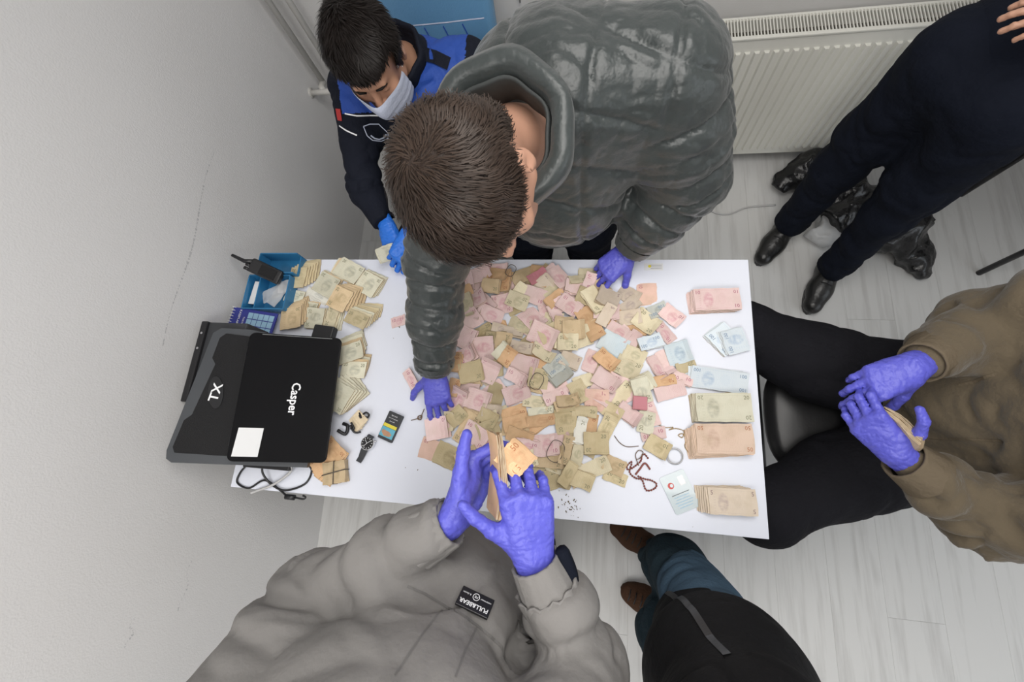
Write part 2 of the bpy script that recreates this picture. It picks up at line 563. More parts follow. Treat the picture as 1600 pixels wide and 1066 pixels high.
class Field:
    """union of round cones and ellipsoids, meshed as one continuous surface"""
    def __init__(self, k=.03):
        self.k = k
        self.pr = []
    def cone(self, a, b, ra, rb, k=None, n=None, f=1.0, op='add', s0=0.0):
        self.pr.append(('c', V(a), V(b), ra, rb, self.k if k is None else k, None if n is None else unit(n), f, op, s0))
        return self
    def chain(self, pts, rs, k=None, n=None, f=1.0, s0=0.0):
        s = s0
        for i in range(len(pts) - 1):
            self.cone(pts[i], pts[i + 1], rs[i], rs[i + 1], k, n, f, 'add', s)
            s += np.linalg.norm(V(pts[i + 1]) - V(pts[i]))
        return self
    def ell(self, c, r, R=None, k=None, op='add'):
        self.pr.append(('e', V(c), V(r), np.eye(3) if R is None else R, self.k if k is None else k, op))
        return self
    def cut(self, o, n, rad):
        self.pr.append(('p', V(o), unit(n), rad))
        return self
    @staticmethod
    def dist(p, pr):
        if pr[0] == 'c':
            _, a, b, ra, rb, k, n, f, op, s0 = pr
            ab = b - a
            L2 = max(ab.dot(ab), 1e-12)
            q = p - a
            if n is not None:
                nn = n - ab * n.dot(ab) / L2
                nl = np.linalg.norm(nn)
                if nl > 1e-6:
                    nn = nn / nl
                    q = q + (q @ nn)[..., None] * nn * (1 / f - 1)
            t = np.clip((q @ ab) / L2, 0, 1)
            d = np.sqrt(((q - t[..., None] * ab) ** 2).sum(-1)) - (ra + (rb - ra) * t)
            return d, t
        if pr[0] == 'e':
            _, c, r, R, k, op = pr
            q = ((p - c) @ R) / r
            l = np.sqrt((q ** 2).sum(-1)) + 1e-9
            return (l - 1) * r.min() * (1 + 0 * l), None
    def mesh(self, res):
        lo = np.full(3, 1e9)
        hi = -lo
        for pr in self.pr:
            if pr[0] == 'c' and pr[8] == 'add':
                r = max(pr[3], pr[4])
                lo = np.minimum(lo, np.minimum(pr[1], pr[2]) - r)
                hi = np.maximum(hi, np.maximum(pr[1], pr[2]) + r)
            elif pr[0] == 'e' and pr[5] == 'add':
                r = pr[2].max()
                lo = np.minimum(lo, pr[1] - r)
                hi = np.maximum(hi, pr[1] + r)
        lo -= 3 * res + .01
        hi += 3 * res + .01
        n = np.ceil((hi - lo) / res).astype(int) + 1
        D = np.full(n, 1.0, np.float32)
        for pr in self.pr:
            if pr[0] == 'c':
                r = max(pr[3], pr[4]) + pr[5] + 3 * res
                b0, b1 = np.minimum(pr[1], pr[2]) - r, np.maximum(pr[1], pr[2]) + r
                k, op = pr[5], pr[8]
            elif pr[0] == 'e':
                r = pr[2].max() + pr[4] + 3 * res
                b0, b1 = pr[1] - r, pr[1] + r
                k, op = pr[4], pr[5]
            else:
                b0, b1 = pr[1] - pr[3], pr[1] + pr[3]
            i0 = np.clip(np.floor((b0 - lo) / res).astype(int), 0, n)
            i1 = np.clip(np.ceil((b1 - lo) / res).astype(int) + 1, 0, n)
            if (i1 <= i0).any():
                continue
            ax = [lo[j] + res * np.arange(i0[j], i1[j]) for j in range(3)]
            P = np.stack(np.meshgrid(*ax, indexing='ij'), -1)
            sl = tuple(slice(i0[j], i1[j]) for j in range(3))
            S = D[sl]
            if pr[0] == 'p':
                D[sl] = np.maximum(S, (P - pr[1]) @ pr[2])
                continue
            d, _ = self.dist(P, pr)
            if op == 'add':
                if k > 0:
                    h = np.maximum(k - np.abs(S - d), 0) / k
                    D[sl] = np.minimum(S, d) - h * h * k * .25
                else:
                    D[sl] = np.minimum(S, d)
            else:
                d = -d
                kk = max(k, 1e-6)
                h = np.maximum(kk - np.abs(S - d), 0) / kk
                D[sl] = np.maximum(S, d) + h * h * kk * .25
        # surface nets
        ins = D < 0
        c = np.zeros(np.array(n) - 1, np.int8)
        for dx in (0, 1):
            for dy in (0, 1):
                for dz in (0, 1):
                    c += ins[dx:n[0] - 1 + dx, dy:n[1] - 1 + dy, dz:n[2] - 1 + dz]
        act = (c > 0) & (c < 8)
        idx = np.argwhere(act)
        ids = np.full(act.shape, -1, np.int64)
        ids[act] = np.arange(len(idx))
        acc = np.zeros((len(idx), 3))
        cnt = np.zeros(len(idx))
        cor = [(x, y, z) for x in (0, 1) for y in (0, 1) for z in (0, 1)]
        for a in cor:
            for ax_ in range(3):
                if a[ax_]:
                    continue
                bq = list(a)
                bq[ax_] = 1
                va = D[idx[:, 0] + a[0], idx[:, 1] + a[1], idx[:, 2] + a[2]]
                vb = D[idx[:, 0] + bq[0], idx[:, 1] + bq[1], idx[:, 2] + bq[2]]
                mk = (va < 0) != (vb < 0)
                t = np.where(mk, va / np.where(mk, va - vb, 1), 0)
                pt = np.array(a, float)[None, :].repeat(len(idx), 0)
                pt[:, ax_] += t
                acc[mk] += pt[mk]
                cnt[mk] += 1
        verts = lo + res * (idx + acc / cnt[:, None])
        faces = []
        for ax_ in range(3):
            o1, o2 = [(1, 2), (2, 0), (0, 1)][ax_]
            s1 = [slice(None)] * 3
            s2 = [slice(None)] * 3
            s1[ax_] = slice(0, -1)
            s2[ax_] = slice(1, None)
            A, B = ins[tuple(s1)], ins[tuple(s2)]
            e = np.argwhere(A != B)
            e = e[(e[:, o1] > 0) & (e[:, o2] > 0) & (e[:, o1] < n[o1] - 1) & (e[:, o2] < n[o2] - 1)]
            if not len(e):
                continue
            flip = ~A[e[:, 0], e[:, 1], e[:, 2]]
            def cell(d1, d2):
                q = e.copy()
                q[:, o1] -= d1
                q[:, o2] -= d2
                return ids[q[:, 0], q[:, 1], q[:, 2]]
            quad = np.stack([cell(0, 0), cell(1, 0), cell(1, 1), cell(0, 1)], 1)
            quad[flip] = quad[flip][:, ::-1]
            faces.append(quad)
        faces = np.concatenate(faces)
        faces = faces[(faces >= 0).all(1)]
        return verts, faces
    def info(self, v):
        """for each vertex: nearest add-cone, running length s along its chain, axis direction"""
        best = np.full(len(v), 1e9)
        s = np.zeros(len(v))
        w = np.zeros(len(v), int)
        ax = np.zeros((len(v), 3))
        for i, pr in enumerate(self.pr):
            if pr[0] != 'c' or pr[8] != 'add':
                continue
            d, t = self.dist(v, pr)
            m = d < best
            best[m] = d[m]
            L = np.linalg.norm(pr[2] - pr[1])
            s[m] = pr[9] + t[m] * L
            w[m] = i
            ax[m] = (pr[2] - pr[1]) / max(L, 1e-9)
        return s, w, ax

def vnormals(v, f):
    a, b, c, d = (v[f[:, i]] for i in range(4))
    n = np.cross(c - a, d - b)
    N = np.zeros_like(v)
    for i in range(4):
        np.add.at(N, f[:, i], n)
    return N / (np.linalg.norm(N, axis=1)[:, None] + 1e-12)

def relax(v, f, it=2, lam=.5):
    for _ in range(it):
        acc = np.zeros_like(v)
        cnt = np.zeros(len(v))
        for i in range(4):
            a, b = f[:, i], f[:, (i + 1) % 4]
            np.add.at(acc, a, v[b])
            np.add.at(acc, b, v[a])
            np.add.at(cnt, a, 1)
            np.add.at(cnt, b, 1)
        v = v + lam * (acc / np.maximum(cnt, 1)[:, None] - v)
    return v

def folds(v, f, fld, amp=.006, fs=22, fr=7, seed=0, spots=()):
    """cloth creases that run round the limb; deeper near the given spots (point, radius, gain)"""
    s, w, ax = fld.info(v)
    n = vnormals(v, f)
    rad = v - (v * ax).sum(1)[:, None] * ax
    wob = vnoise(v, 6, seed + 2) * 1.6
    q = np.stack([s * fs + wob * 2.0, rad[:, 0] * fr + rad[:, 1] * fr * .6, rad[:, 2] * fr + rad[:, 1] * fr * .5], 1)
    a = vnoise(q, 1.0, seed)
    b = vnoise(q, 2.1, seed + 5)
    r1 = 1 - np.abs(2 * a - 1)
    r2 = 1 - np.abs(2 * b - 1)
    g = .55 + .9 * vnoise(v, 3.5, seed + 9)
    for c, rr, gain in spots:
        dd = ((v - V(c)) ** 2).sum(1)
        g = g + gain * np.exp(-dd / (rr * rr))
    disp = -amp * g * (r1 ** 3 * 1.6 + r2 ** 3 * .6 - .45)
    # even out the displacement over neighbours so that no single crease spikes
    for _ in range(2):
        acc, cnt = np.zeros(len(v)), np.zeros(len(v))
        for i in range(4):
            np.add.at(acc, f[:, i], disp[f[:, (i + 1) % 4]])
            np.add.at(cnt, f[:, i], 1)
        disp = .5 * disp + .5 * acc / np.maximum(cnt, 1)
    return v + n * disp[:, None]

def quilt(v, f, fld, amp=.012, step=.075, seed=0, cross=None):
    """padded channels along each chain, pinched at the seams"""
    s, w, ax = fld.info(v)
    n = vnormals(v, f)
    s = s + .016 * (vnoise(v, 9, seed) - .5)
    ph = np.abs(np.sin(np.pi * s / step))
    puff = ph ** .55
    if cross is not None:
        o, d, st = cross
        t = (v - V(o)) @ unit(d) + .012 * (vnoise(v, 8, seed + 4) - .5)
        puff = np.minimum(puff, np.abs(np.sin(np.pi * t / st)) ** .5 * 1.0 + .15)
    wr = vnoise(v, 30, seed + 1) * .25 + vnoise(v * np.array([1, 1, 1.0]), 14, seed + 3) * .5
    disp = amp * (puff - .75) + amp * .55 * (wr - .4) * (1.2 - puff * .5)
    return v + n * disp[:, None]

def fobj(name, fld, res, mats, parent, shape=None, it=1, mi=None):
    v, f = fld.mesh(res)
    if it:
        v = relax(v, f, it)
    if shape:
        v = shape(v, f, fld)
    me = mesh(name, v, f, True, None if mi is None else mi(v, f))
    return link(name, me, mats, parent)

# ---------------------------------------------------------------- people helpers
def glove(name, parent, m, wrist, fing, back, thumb_side, curls, spread=(8, 2, -3, -9), thumb=(45, 20, 15, 20), sc=1.0, cuff=.05, cuffdir=None, res=.0026, seed=0):
    """hand in a thin glove. wrist point, finger direction, back-of-hand normal; thumb_side +1 puts the thumb at fing x back
    curls: per finger (knuckle, middle, tip) degrees; thumb: (spread from fingers, drop to palm, bend1, bend2)"""
    d = unit(fing)
    b = V(back)
    b = unit(b - d * b.dot(d))
    t = np.cross(d, b) * thumb_side
    w0 = V(wrist)
    def P(x, y, z):
        return w0 + sc * (d * x + t * y + b * z)
    F = Field(.010)
    ts = [.030, .010, -.010, -.028]
    off = [.088, .091, .086, .078]
    F.cone(P(-.005, 0, 0), P(.045, .002, 0), .027 * sc, .030 * sc, .02, b, .62)
    for y, x in zip(ts, off):
        F.cone(P(.015, y * .55, 0), P(x, y, .002), .015 * sc, .0125 * sc, .014)
    F.ell(P(.045, .022, -.010), V((.032, .017, .015)) * sc, np.stack([d, t, b], 1), .015)
    F.ell(P(.050, -.022, -.008), V((.034, .013, .013)) * sc, np.stack([d, t, b], 1), .015)
    ln = [(.044, .026, .021), (.048, .030, .022), (.045, .028, .022), (.034, .021, .019)]
    for i in range(4):
        p = P(off[i], ts[i], .001)
        sa = math.radians(spread[i])
        d0 = d * math.cos(sa) + t * math.sin(sa)
        ang = 0
        r = (.0102, .0092, .0084, .0074) if i < 3 else (.0090, .0080, .0073, .0066)
        for j in range(3):
            ang += math.radians(curls[i][j])
            dj = d0 * math.cos(ang) - b * math.sin(ang)
            q = p + dj * ln[i][j] * sc
            F.cone(p, q, r[j] * sc, r[j + 1] * sc, .0035)
            p = q
    a0, dr, b1, b2 = [math.radians(x) for x in thumb]
    p = P(.022, .022, -.008)
    def tdir(a, drop):
        return (d * math.cos(a) + t * math.sin(a)) * math.cos(drop) - b * math.sin(drop)
    q = p + tdir(a0, dr) * .043 * sc
    F.cone(p, q, .0165 * sc, .0130 * sc, .012)
    q2 = q + tdir(a0 - b1, dr + b1 * .4) * .033 * sc
    F.cone(q, q2, .0120 * sc, .0108 * sc, .005)
    q3 = q2 + tdir(a0 - b1 - b2, dr + (b1 + b2) * .4) * .026 * sc
    F.cone(q2, q3, .0108 * sc, .0088 * sc, .003)
    cdv = -d if cuffdir is None else unit(cuffdir)
    F.cone(P(0, 0, 0), P(0, 0, 0) + cdv * cuff * sc, .0285 * sc, .033 * sc, .012, b, .78)
    def shp(v, f, fld):
        n = vnormals(v, f)
        a = vnoise(v, 95, seed)
        c = vnoise(v @ np.stack([d * 150, t * 45, b * 45], 1), 1, seed + 3)
        return v + n * (-.0011 * (1 - np.abs(2 * a - 1)) ** 3 - .0012 * (1 - np.abs(2 * c - 1)) ** 4)[:, None]
    return fobj(name, F, res, m, parent, shp, 2)

def head_prims(F, c, fwd, up, neck, sc=1.0, neck_r=.058):
    """head with face into field F; c = centre of the head at eye height"""
    y = unit(fwd)
    z = V(up)
    z = unit(z - y * z.dot(y))
    x = np.cross(y, z)
    R = np.stack([x, y, z], 1)
    c = V(c)
    def P(a, b, h):
        return c + R @ (V((a, b, h)) * sc)
    S = sc
    F.ell(P(0, -.012, .042), V((.077, .099, .084)) * S, R, .02)
    F.ell(P(0, .030, -.030), V((.062, .064, .086)) * S, R, .03)
    F.ell(P(0, .058, -.098), V((.036, .033, .026)) * S, R, .03)
    F.cone(P(-.052, .01, -.070), P(-.02, .058, -.098), .022 * S, .02 * S, .03)
    F.cone(P(.052, .01, -.070), P(.02, .058, -.098), .022 * S, .02 * S, .03)
    F.cone(P(-.036, .082, .026), P(.036, .082, .026), .011 * S, .011 * S, .012)
    for s in (-1, 1):
        F.ell(P(s * .031, .100, .006), V((.017, .012, .010)) * S, R, .010, 'sub')
        F.ell(P(s * .031, .080, .004), V((.013, .0125, .010)) * S, R, .003)
        F.ell(P(s * .042, .068, -.030), V((.022, .018, .020)) * S, R, .02)
    F.cone(P(0, .090, .006), P(0, .112, -.034), .0075 * S, .0115 * S, .008)
    for s in (-1, 1):
        F.ell(P(s * .012, .100, -.038), V((.008, .010, .008)) * S, R, .005)
    F.cone(P(-.018, .090, -.064), P(.018, .090, -.064), .007 * S, .007 * S, .004)
    F.cone(P(-.015, .088, -.074), P(.015, .088, -.074), .0075 * S, .0075 * S, .004)
    for s in (-1, 1):
        Re = R @ rotz(s * -.35)
        F.ell(P(s * .086, -.014, -.002), V((.010, .021, .034)) * S, Re, .006)
        F.ell(P(s * .097, -.008, .002), V((.007, .011, .018)) * S, Re, .004, 'sub')
        F.ell(P(s * .083, -.006, -.030), V((.008, .011, .013)) * S, Re, .006)
    F.cone(P(0, -.030, -.050), neck, neck_r * S, neck_r * 1.08, .03)
    return P, R

def hair_cap(parent, P, R, m, ms, sc=1.0, grow=.010, line=None, nstr=6000, length=.022, lift=.35, seed=0, res=.005, crown=(0.0, -.06, .115), back=-.055, sweep=(0, 0, 0), wid=.0011, nape=False):
    """scalp cap with short strands that fan out from the crown"""
    F = Field(.02)
    F.ell(P(0, -.012, .043), V((.077 + grow, .099 + grow, .084 + grow)) * sc, R)
    F.ell(P(0, -.055, -.005), V((.066 + grow * .6, .050 + grow * .6, .060)) * sc, R)
    if nape:
        F.ell(P(0, -.074, -.045), V((.058, .036, .050)) * sc, R)
    c0 = P(0, 0, 0)
    # cut away in front of and below the hairline
    def keep(v):
        q = (v - c0) @ R / sc
        hl = line(q) if line else (q[:, 2] - (.030 + .60 * (q[:, 1] - .02).clip(-.2, 9) * 1.0))
        return hl
    v, f = F.mesh(res)
    v = relax(v, f, 2)
    k = keep(v)
    sunk = np.clip(-k / .018, 0, 1)
    n = vnormals(v, f)
    v = v - n * (sunk * (grow + .012) * sc)[:, None]
    nz = vnoise(v, 60, seed) * .5 + vnoise(v, 130, seed + 1) * .5
    v = v + n * ((nz - .5) * .006 * (1 - sunk))[:, None]
    fk = (k[f] > -.02).all(1)
    f = f[fk]
    cap = link('hair', mesh('hair', v, f, True), m, parent)
    # strands
    good = np.where(k > -.004)[0]
    r = np.random.default_rng(seed + 11)
    pick = r.choice(good, nstr)
    cr = P(*crown)
    p0 = v[pick] + r.normal(0, .003, (nstr, 3))
    nn = n[pick]
    dr = p0 - cr
    dr -= (dr * nn).sum(1)[:, None] * nn
    dr /= np.linalg.norm(dr, axis=1)[:, None] + 1e-9
    # slight swirl round the crown, plus clumps
    sw = np.cross(nn, dr)
    cl = (vnoise(p0, 45, seed + 3) - .5) * 2.4
    dr = dr + sw * (.45 + cl)[:, None] + R @ V(sweep)
    dr -= (dr * nn).sum(1)[:, None] * nn
    dr /= np.linalg.norm(dr, axis=1)[:, None] + 1e-9
    L = length * sc * r.uniform(.6, 1.25, nstr) * (0.55 + .45 * np.clip(k[pick] / .03, 0, 1))
    li = lift * r.uniform(.5, 1.5, nstr)
    p1 = p0 + (dr + nn * li[:, None]) * (L * .5)[:, None]
    p2 = p1 + (dr + nn * (li * .15)[:, None]) * (L * .5)[:, None]
    side = np.cross(dr, nn)
    W = wid * sc
    verts = np.stack([p0 - side * W, p0 + side * W, p1 - side * W * .8, p1 + side * W * .8, p2], 1).reshape(-1, 3)
    b = np.arange(nstr) * 5
    faces = [(q, q + 1, q + 3, q + 2) for q in b] + [(q + 2, q + 3, q + 4) for q in b]
    st = link('hair_strands', mesh('hair_strands', verts, faces, True), ms, cap)
    st['kind'] = 'stuff'
    return cap

def patch_on(name, verts2d, faces, o, R, target, mat_, parent, lift=.002):
    """lay a flat outline onto a surface: project along -R[:,2] with a BVH of the target mesh"""
    from mathutils.bvhtree import BVHTree
    me = target.data
    bv = BVHTree.FromPolygons([v.co for v in me.vertices], [p.vertices for p in me.polygons])
    out = []
    for p in verts2d:
        q = V(o) + R @ V((p[0], p[1], .15))
        h = bv.ray_cast(Vector(q), Vector(-R[:, 2]), .6)
        out.append(V(h[0]) + R[:, 2] * lift if h[0] is not None else V(o) + R @ V((p[0], p[1], lift)))
    return link(name, mesh(name, out, faces), mat_, parent)

def ribbon2d(pts, wd):
    """2-D strip along a polyline"""
    P = [V((p[0], p[1])) for p in pts]
    v, f = [], []
    for i, p in enumerate(P):
        a, b = P[max(i - 1, 0)], P[min(i + 1, len(P) - 1)]
        d = (b - a) / (np.linalg.norm(b - a) + 1e-9)
        nrm = V((-d[1], d[0])) * wd / 2
        v += [p + nrm, p - nrm]
    f = [(2 * i, 2 * i + 1, 2 * i + 3, 2 * i + 2) for i in range(len(P) - 1)]
    return v, f

def dense(pts, step=.008):
    out = []
    for i in range(len(pts) - 1):
        a, b = V(pts[i]), V(pts[i + 1])
        n = max(1, int(np.linalg.norm(b - a) / step))
        out += [a + (b - a) * j / n for j in range(n)]
    return out + [V(pts[-1])]

def grid2d(w_, h_, nx, ny):
    v = [(-w_ / 2 + w_ * i / nx, -h_ / 2 + h_ * j / ny) for j in range(ny + 1) for i in range(nx + 1)]
    f = [(j * (nx + 1) + i, j * (nx + 1) + i + 1, (j + 1) * (nx + 1) + i + 1, (j + 1) * (nx + 1) + i) for j in range(ny) for i in range(nx)]
    return v, f

# ---------------------------------------------------------------- the room
def structure(o):
    o['kind'] = 'structure'
    return o

ZT = 0.75                      # table top height
WX = lambda y: -0.115 - 0.035 * y   # the left wall runs a little askew to the desk
b = MB()
b.box((1.78, -0.4, -0.022), (4.2, 4.7, 0.04))
floor = structure(b.build('floor', M['subfloor']))
PL = {}
for i in range(20):
    x = -0.32 + 0.193 * i
    y = -2.75 + (i * 0.43) % 1.2 - 1.2
    while y < 1.88:
        y0, y1 = max(y, -2.7), min(y + 1.2, 1.88)
        if y1 - y0 > .05:
            key = round(y1 - y0, 3)
            if key not in PL:
                q = MB()
                q.box((0, 0, -.006), (.1926, y1 - y0 - .0006, .012), bev=.0004)
                PL[key] = mesh('plank', q.v, q.f)
                PL[key].materials.append(M['floor'])
            p = bpy.data.objects.new('plank', PL[key])
            COL.objects.link(p)
            p.location = (x, (y0 + y1) / 2, 0)
            p.parent = floor
        y += 1.2

def slab(name, pts, z0, z1, m):
    q = MB()
    q.prism(pts, z0, z1)
    return structure(q.build(name, m))
H = 2.68
wall_left = slab('wall_left', [(WX(-2.75), -2.75), (WX(1.86), 1.86), (WX(1.86) - .12, 1.86), (WX(-2.75) - .12, -2.75)], -.02, H, M['wall'])
slab('wall_back', [(-.4, 1.86), (3.9, 1.86), (3.9, 1.98), (-.4, 1.98)], -.02, H, M['wallb'])
slab('wall_front', [(-.2, -2.85), (3.9, -2.85), (3.9, -2.75), (-.2, -2.75)], -.02, H, M['wall'])
q = MB()
wy0, wy1, wz0, wz1 = -1.6, .5, .85, 2.25
for (y0, y1, z0, z1) in ((-2.75, wy0, -.02, H), (wy1, 1.86, -.02, H), (wy0, wy1, -.02, wz0), (wy0, wy1, wz1, H)):
    q.box((3.85, (y0 + y1) / 2, (z0 + z1) / 2), (.1, y1 - y0, z1 - z0))
structure(q.build('wall_right', M['wall']))
slab('ceiling', [(-.4, -2.85), (3.9, -2.85), (3.9, 1.98), (-.4, 1.98)], H, H + .08, M['ceil'])
# window in the right wall
win = bpy.data.objects.new('window_1', None)
COL.objects.link(win)
structure(win)
q = MB()
for y in (wy0 + .03, (wy0 + wy1) / 2, wy1 - .03):
    q.box((3.84, y, (wz0 + wz1) / 2), (.06, .06, wz1 - wz0))
for z in (wz0 + .03, wz1 - .03):
    q.box((3.84, (wy0 + wy1) / 2, z), (.06, wy1 - wy0, .06))
q.build('window_frame', M['white'], win)
for y in (wy0 + .54, wy1 - .54):
    q = MB()
    q.box((3.84, y, (wz0 + wz1) / 2), (.008, .93, wz1 - wz0 - .12))
    q.build('pane', M['glass'], win)
for (x, y) in ((.8, -1.0), (1.4, .6)):
    t = thing('ceiling_light', 'square white ceiling panel lamp ' + ('above the middle of the room' if y < 0 else 'above the desk'), 'lamp', (x, y, H - .03), 'ceiling panel lamps')
    q = MB()
    q.box((0, 0, .012), (1.24, 1.24, .03), bev=.004)
    q.build('lamp_housing', M['lamp'], t)

# scuffs on the left wall
for k, (y0, z0, y1, z1, wd) in enumerate(((1.10, .985, .40, .985, .006), (-.235, .715, -.375, .72, .005), (-.35, .87, -.42, .87, .005))):
    q = MB()
    n = 60 if k == 0 else 12
    for j in range(n):
        t0 = j / n
        y = y0 + (y1 - y0) * t0
        z = z0 + (z1 - z0) * t0 + .008 * math.sin(9 * t0)
        l = abs(y1 - y0) / n * random.uniform(.35, 1.0)
        h = .7 * wd * random.uniform(.15, 1) * (1.2 if .2 < t0 < .7 else .6)
        q.add([(WX(y) + .0006, y, z - h), (WX(y - l) + .0006, y - l, z - h * .6), (WX(y - l) + .0006, y - l, z + h * .5), (WX(y) + .0006, y, z + h)], [(0, 1, 2, 3)])
    q.build('scuff_mark', M['scuff'], wall_left)

# heating pipes in the corner
t = thing('heating_pipe', 'pair of painted heating pipes running down the corner of the room', 'pipe', (-.13, 1.79, .56))
for (x, y, z0) in ((.0, -.01, .03), (.075, 0.0, -.3)):
    q = MB()
    q.tube([(x, y, z0), (x, y, 2.1)], .0125, 12)
    q.build('riser', M['pipe'], t, True)
q = MB()
q.tube([(-.052, -.075, .045), (.05, -.075, .045), (.12, -.07, .045), (.5, -.06, .04), (.92, -.06, .03)], .0125, 12)
q.build('branch', M['pipe'], t, True)
q = MB()
q.tube([(.0, -.01, .04), (0.0, -.045, .04), (.02, -.072, .045)], .0145, 12)
q.build('elbow', M['pipe'], t, True)
q = MB()
q.tube([(-.052, -.075, .045), (-.04, -.075, .045)], .022, 14)
q.build('wall_flange', M['pipe'], t, True)

# radiator on the back wall
RX0, RX1, RY, RZ0, RZ1 = .92, 2.62, 1.70, .085, .72
t = thing('radiator', 'cream ribbed panel radiator under the wall behind the table', 'radiator', ((RX0 + RX1) / 2, RY, RZ0))
cx, wd = 0, RX1 - RX0
q = MB()
q.box((0, .006, (RZ1 - RZ0) / 2), (wd, .010, RZ1 - RZ0 - .004), bev=.003)
q.build('front_panel', M['rad'], t)
nr = int(wd / .0335)
rib = MB()
hh = (RZ1 - RZ0) - .10
rib.prism([(-.0105, 0), (-.0065, -.012), (.0065, -.012), (.0105, 0)], .045, .045 + hh)
rme = mesh('rib', rib.v, rib.f)
rme.materials.append(M['rad'])
for i in range(nr):
    o = bpy.data.objects.new('rib', rme)
    COL.objects.link(o)
    o.location = (-wd / 2 + (i + .5) * wd / nr, .001, 0)
    o.parent = t
q = MB()
q.box((0, .094, (RZ1 - RZ0) / 2), (wd, .008, RZ1 - RZ0 - .004))
q.build('rear_panel', M['rad'], t)
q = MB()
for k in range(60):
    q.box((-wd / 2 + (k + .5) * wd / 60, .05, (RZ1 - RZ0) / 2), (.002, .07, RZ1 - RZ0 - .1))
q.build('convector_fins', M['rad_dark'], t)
for s in (-1, 1):
    q = MB()
    q.box((s * wd / 2, .05, (RZ1 - RZ0) / 2), (.004, .104, RZ1 - RZ0), bev=.001)
    q.build('side_panel', M['rad'], t)
gr = MB()
zt = RZ1 - RZ0
for (y, d) in ((.004, .016), (.098, .010)):
    gr.box((0, y, zt), (wd + .004, d, .008), bev=.002)
gr = gr.build('top_grille', M['rad'], t)
ns = int(wd / .0112)
sm = MB()
sm.box((0, .052, zt + .001), (.0042, .086, .004))
sme = mesh('slat', sm.v, sm.f)
sme.materials.append(M['rad'])
for i in range(ns):
    o = bpy.data.objects.new('slat', sme)
    COL.objects.link(o)
    o.location = (-wd / 2 + (i + .5) * wd / ns, 0, 0)
    o.parent = gr
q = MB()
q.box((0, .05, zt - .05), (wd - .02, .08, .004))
q.build('grille_shade_sheet', M['rad_dark'], t)  # dark sheet that stands in for the shade below the grille slats

# thin wires on the back wall
q = MB()
q.tube(spline([(.824, 1.852, 1.3), (.822, 1.852, 1.0), (.824, 1.85, .82)], 4), .003, 6)
tag(q.build('wall_wire', M['metal_grey'], None, True), 'thin grey wire hanging down the back wall behind the puffer jacket', 'cable')
q = MB()
q.tube(spline([(1.46, 1.62, .005), (1.75, 1.42, .006), (1.9, 1.45, .006), (2.03, 1.46, .006)], 6), .004, 6)
tag(q.build('floor_cable', M['wirewhite'], None, True), 'thin grey cable lying on the floor below the radiator', 'cable')

# ---------------------------------------------------------------- desk
desk = thing('desk', 'long white laminate desk covered with sorted and heaped banknotes', 'desk', (.8, .4, 0))
q = MB()
q.box((0, 0, ZT - .0125), (1.6, .8, .025), bev=.0015)
q.build('desk_top', M['white_top'], desk)
for x in (-.74, .74):
    for y in (-.35, .35):
        q = MB()
        q.box((x, y, (ZT - .025) / 2), (.05, .05, ZT - .025), bev=.003)
        q.build('leg', M['metal_grey'], desk)
for y in (-.35, .35):
    q = MB()
    q.box((0, y, ZT - .05), (1.43, .03, .05), bev=.002)
    q.build('rail', M['metal_grey'], desk)

# ---------------------------------------------------------------- chairs
t = thing('office_chair', 'blue leather office chair behind the seated person in uniform', 'chair', (.53, 1.43, 0))
def padded(name, m, parent, c, s, R, bow=0.0, r=.03, n=16, amp=.012, seams=()):
    """cushion: bevelled slab with soft crown"""
    bm = bmesh.new()
    bmesh.ops.create_cube(bm, size=1)
    for q_ in bm.verts:
        q_.co = Vector((q_.co.x * s[0], q_.co.y * s[1], q_.co.z * s[2]))
    bmesh.ops.bevel(bm, geom=bm.edges[:], offset=r, segments=4, affect='EDGES', profile=.6)
    bmesh.ops.subdivide_edges(bm, edges=bm.edges[:], cuts=2, use_grid_fill=True)
    bm.verts.index_update()
    vv = []
    for q_ in bm.verts:
        x, y, z = q_.co
        k = max(0, 1 - (2 * x / s[0]) ** 2) * max(0, 1 - (2 * y / s[1]) ** 2)
        z2 = z + (amp * k if z > 0 else 0) + bow * (2 * x / s[0]) ** 2
        vv.append(V(c) + R @ V((x, y, z2)))
    me = mesh(name, vv, [[w_.index for w_ in f_.verts] for f_ in bm.faces], True)
    bm.free()
    return link(name, me, m, parent)
def chair_base(t, r=.28):
    q = MB()
    q.tube([(0, 0, .09), (0, 0, .42)], .028, 14)
    q.build('gas_column', M['metal_grey'], t, True)
    for k in range(5):
        a = k * 2 * math.pi / 5 + .3
        q = MB()
        q.tube([(0, 0, .10), (r * math.cos(a), r * math.sin(a), .075)], [.024, .016], 8)
        arm = q.build('base_arm', M['black'], t, True)
        q = MB()
        c = V((r * math.cos(a), r * math.sin(a), .028))
        n = V((-math.sin(a), math.cos(a), 0))
        q.tube([c - n * .02, c + n * .02], .028, 14)
        q.build('caster', M['black'], arm, True)
chair_base(t)
padded('seat', M['blue_leather'], t, (0, -.02, .455), (.5, .48, .09), np.eye(3), r=.04)
Rb = frame((1, 0.0, 0), (0.0, .20, .98))
back = padded('backrest', M['blue_leather'], t, (.0, .21, .80), (.46, .62, .085), Rb @ np.diag([1.0, 1, 1]), r=.04)
# stitching on the chair back: a level seam and slanting quilting below it
for (p0, p1) in [((-.2, .14), (.2, .14))] + [((-.16 + .07 * k, .13), (-.10 + .07 * k, -.05)) for k in range(5)]:
    vv, ff = ribbon2d(dense([p0, p1], .006), .004)
    patch_on('seam', vv, ff, V((0, .21, .80)), Rb, back, M['royal'] if p0[1] == .13 else M['mask'], back, .0025)

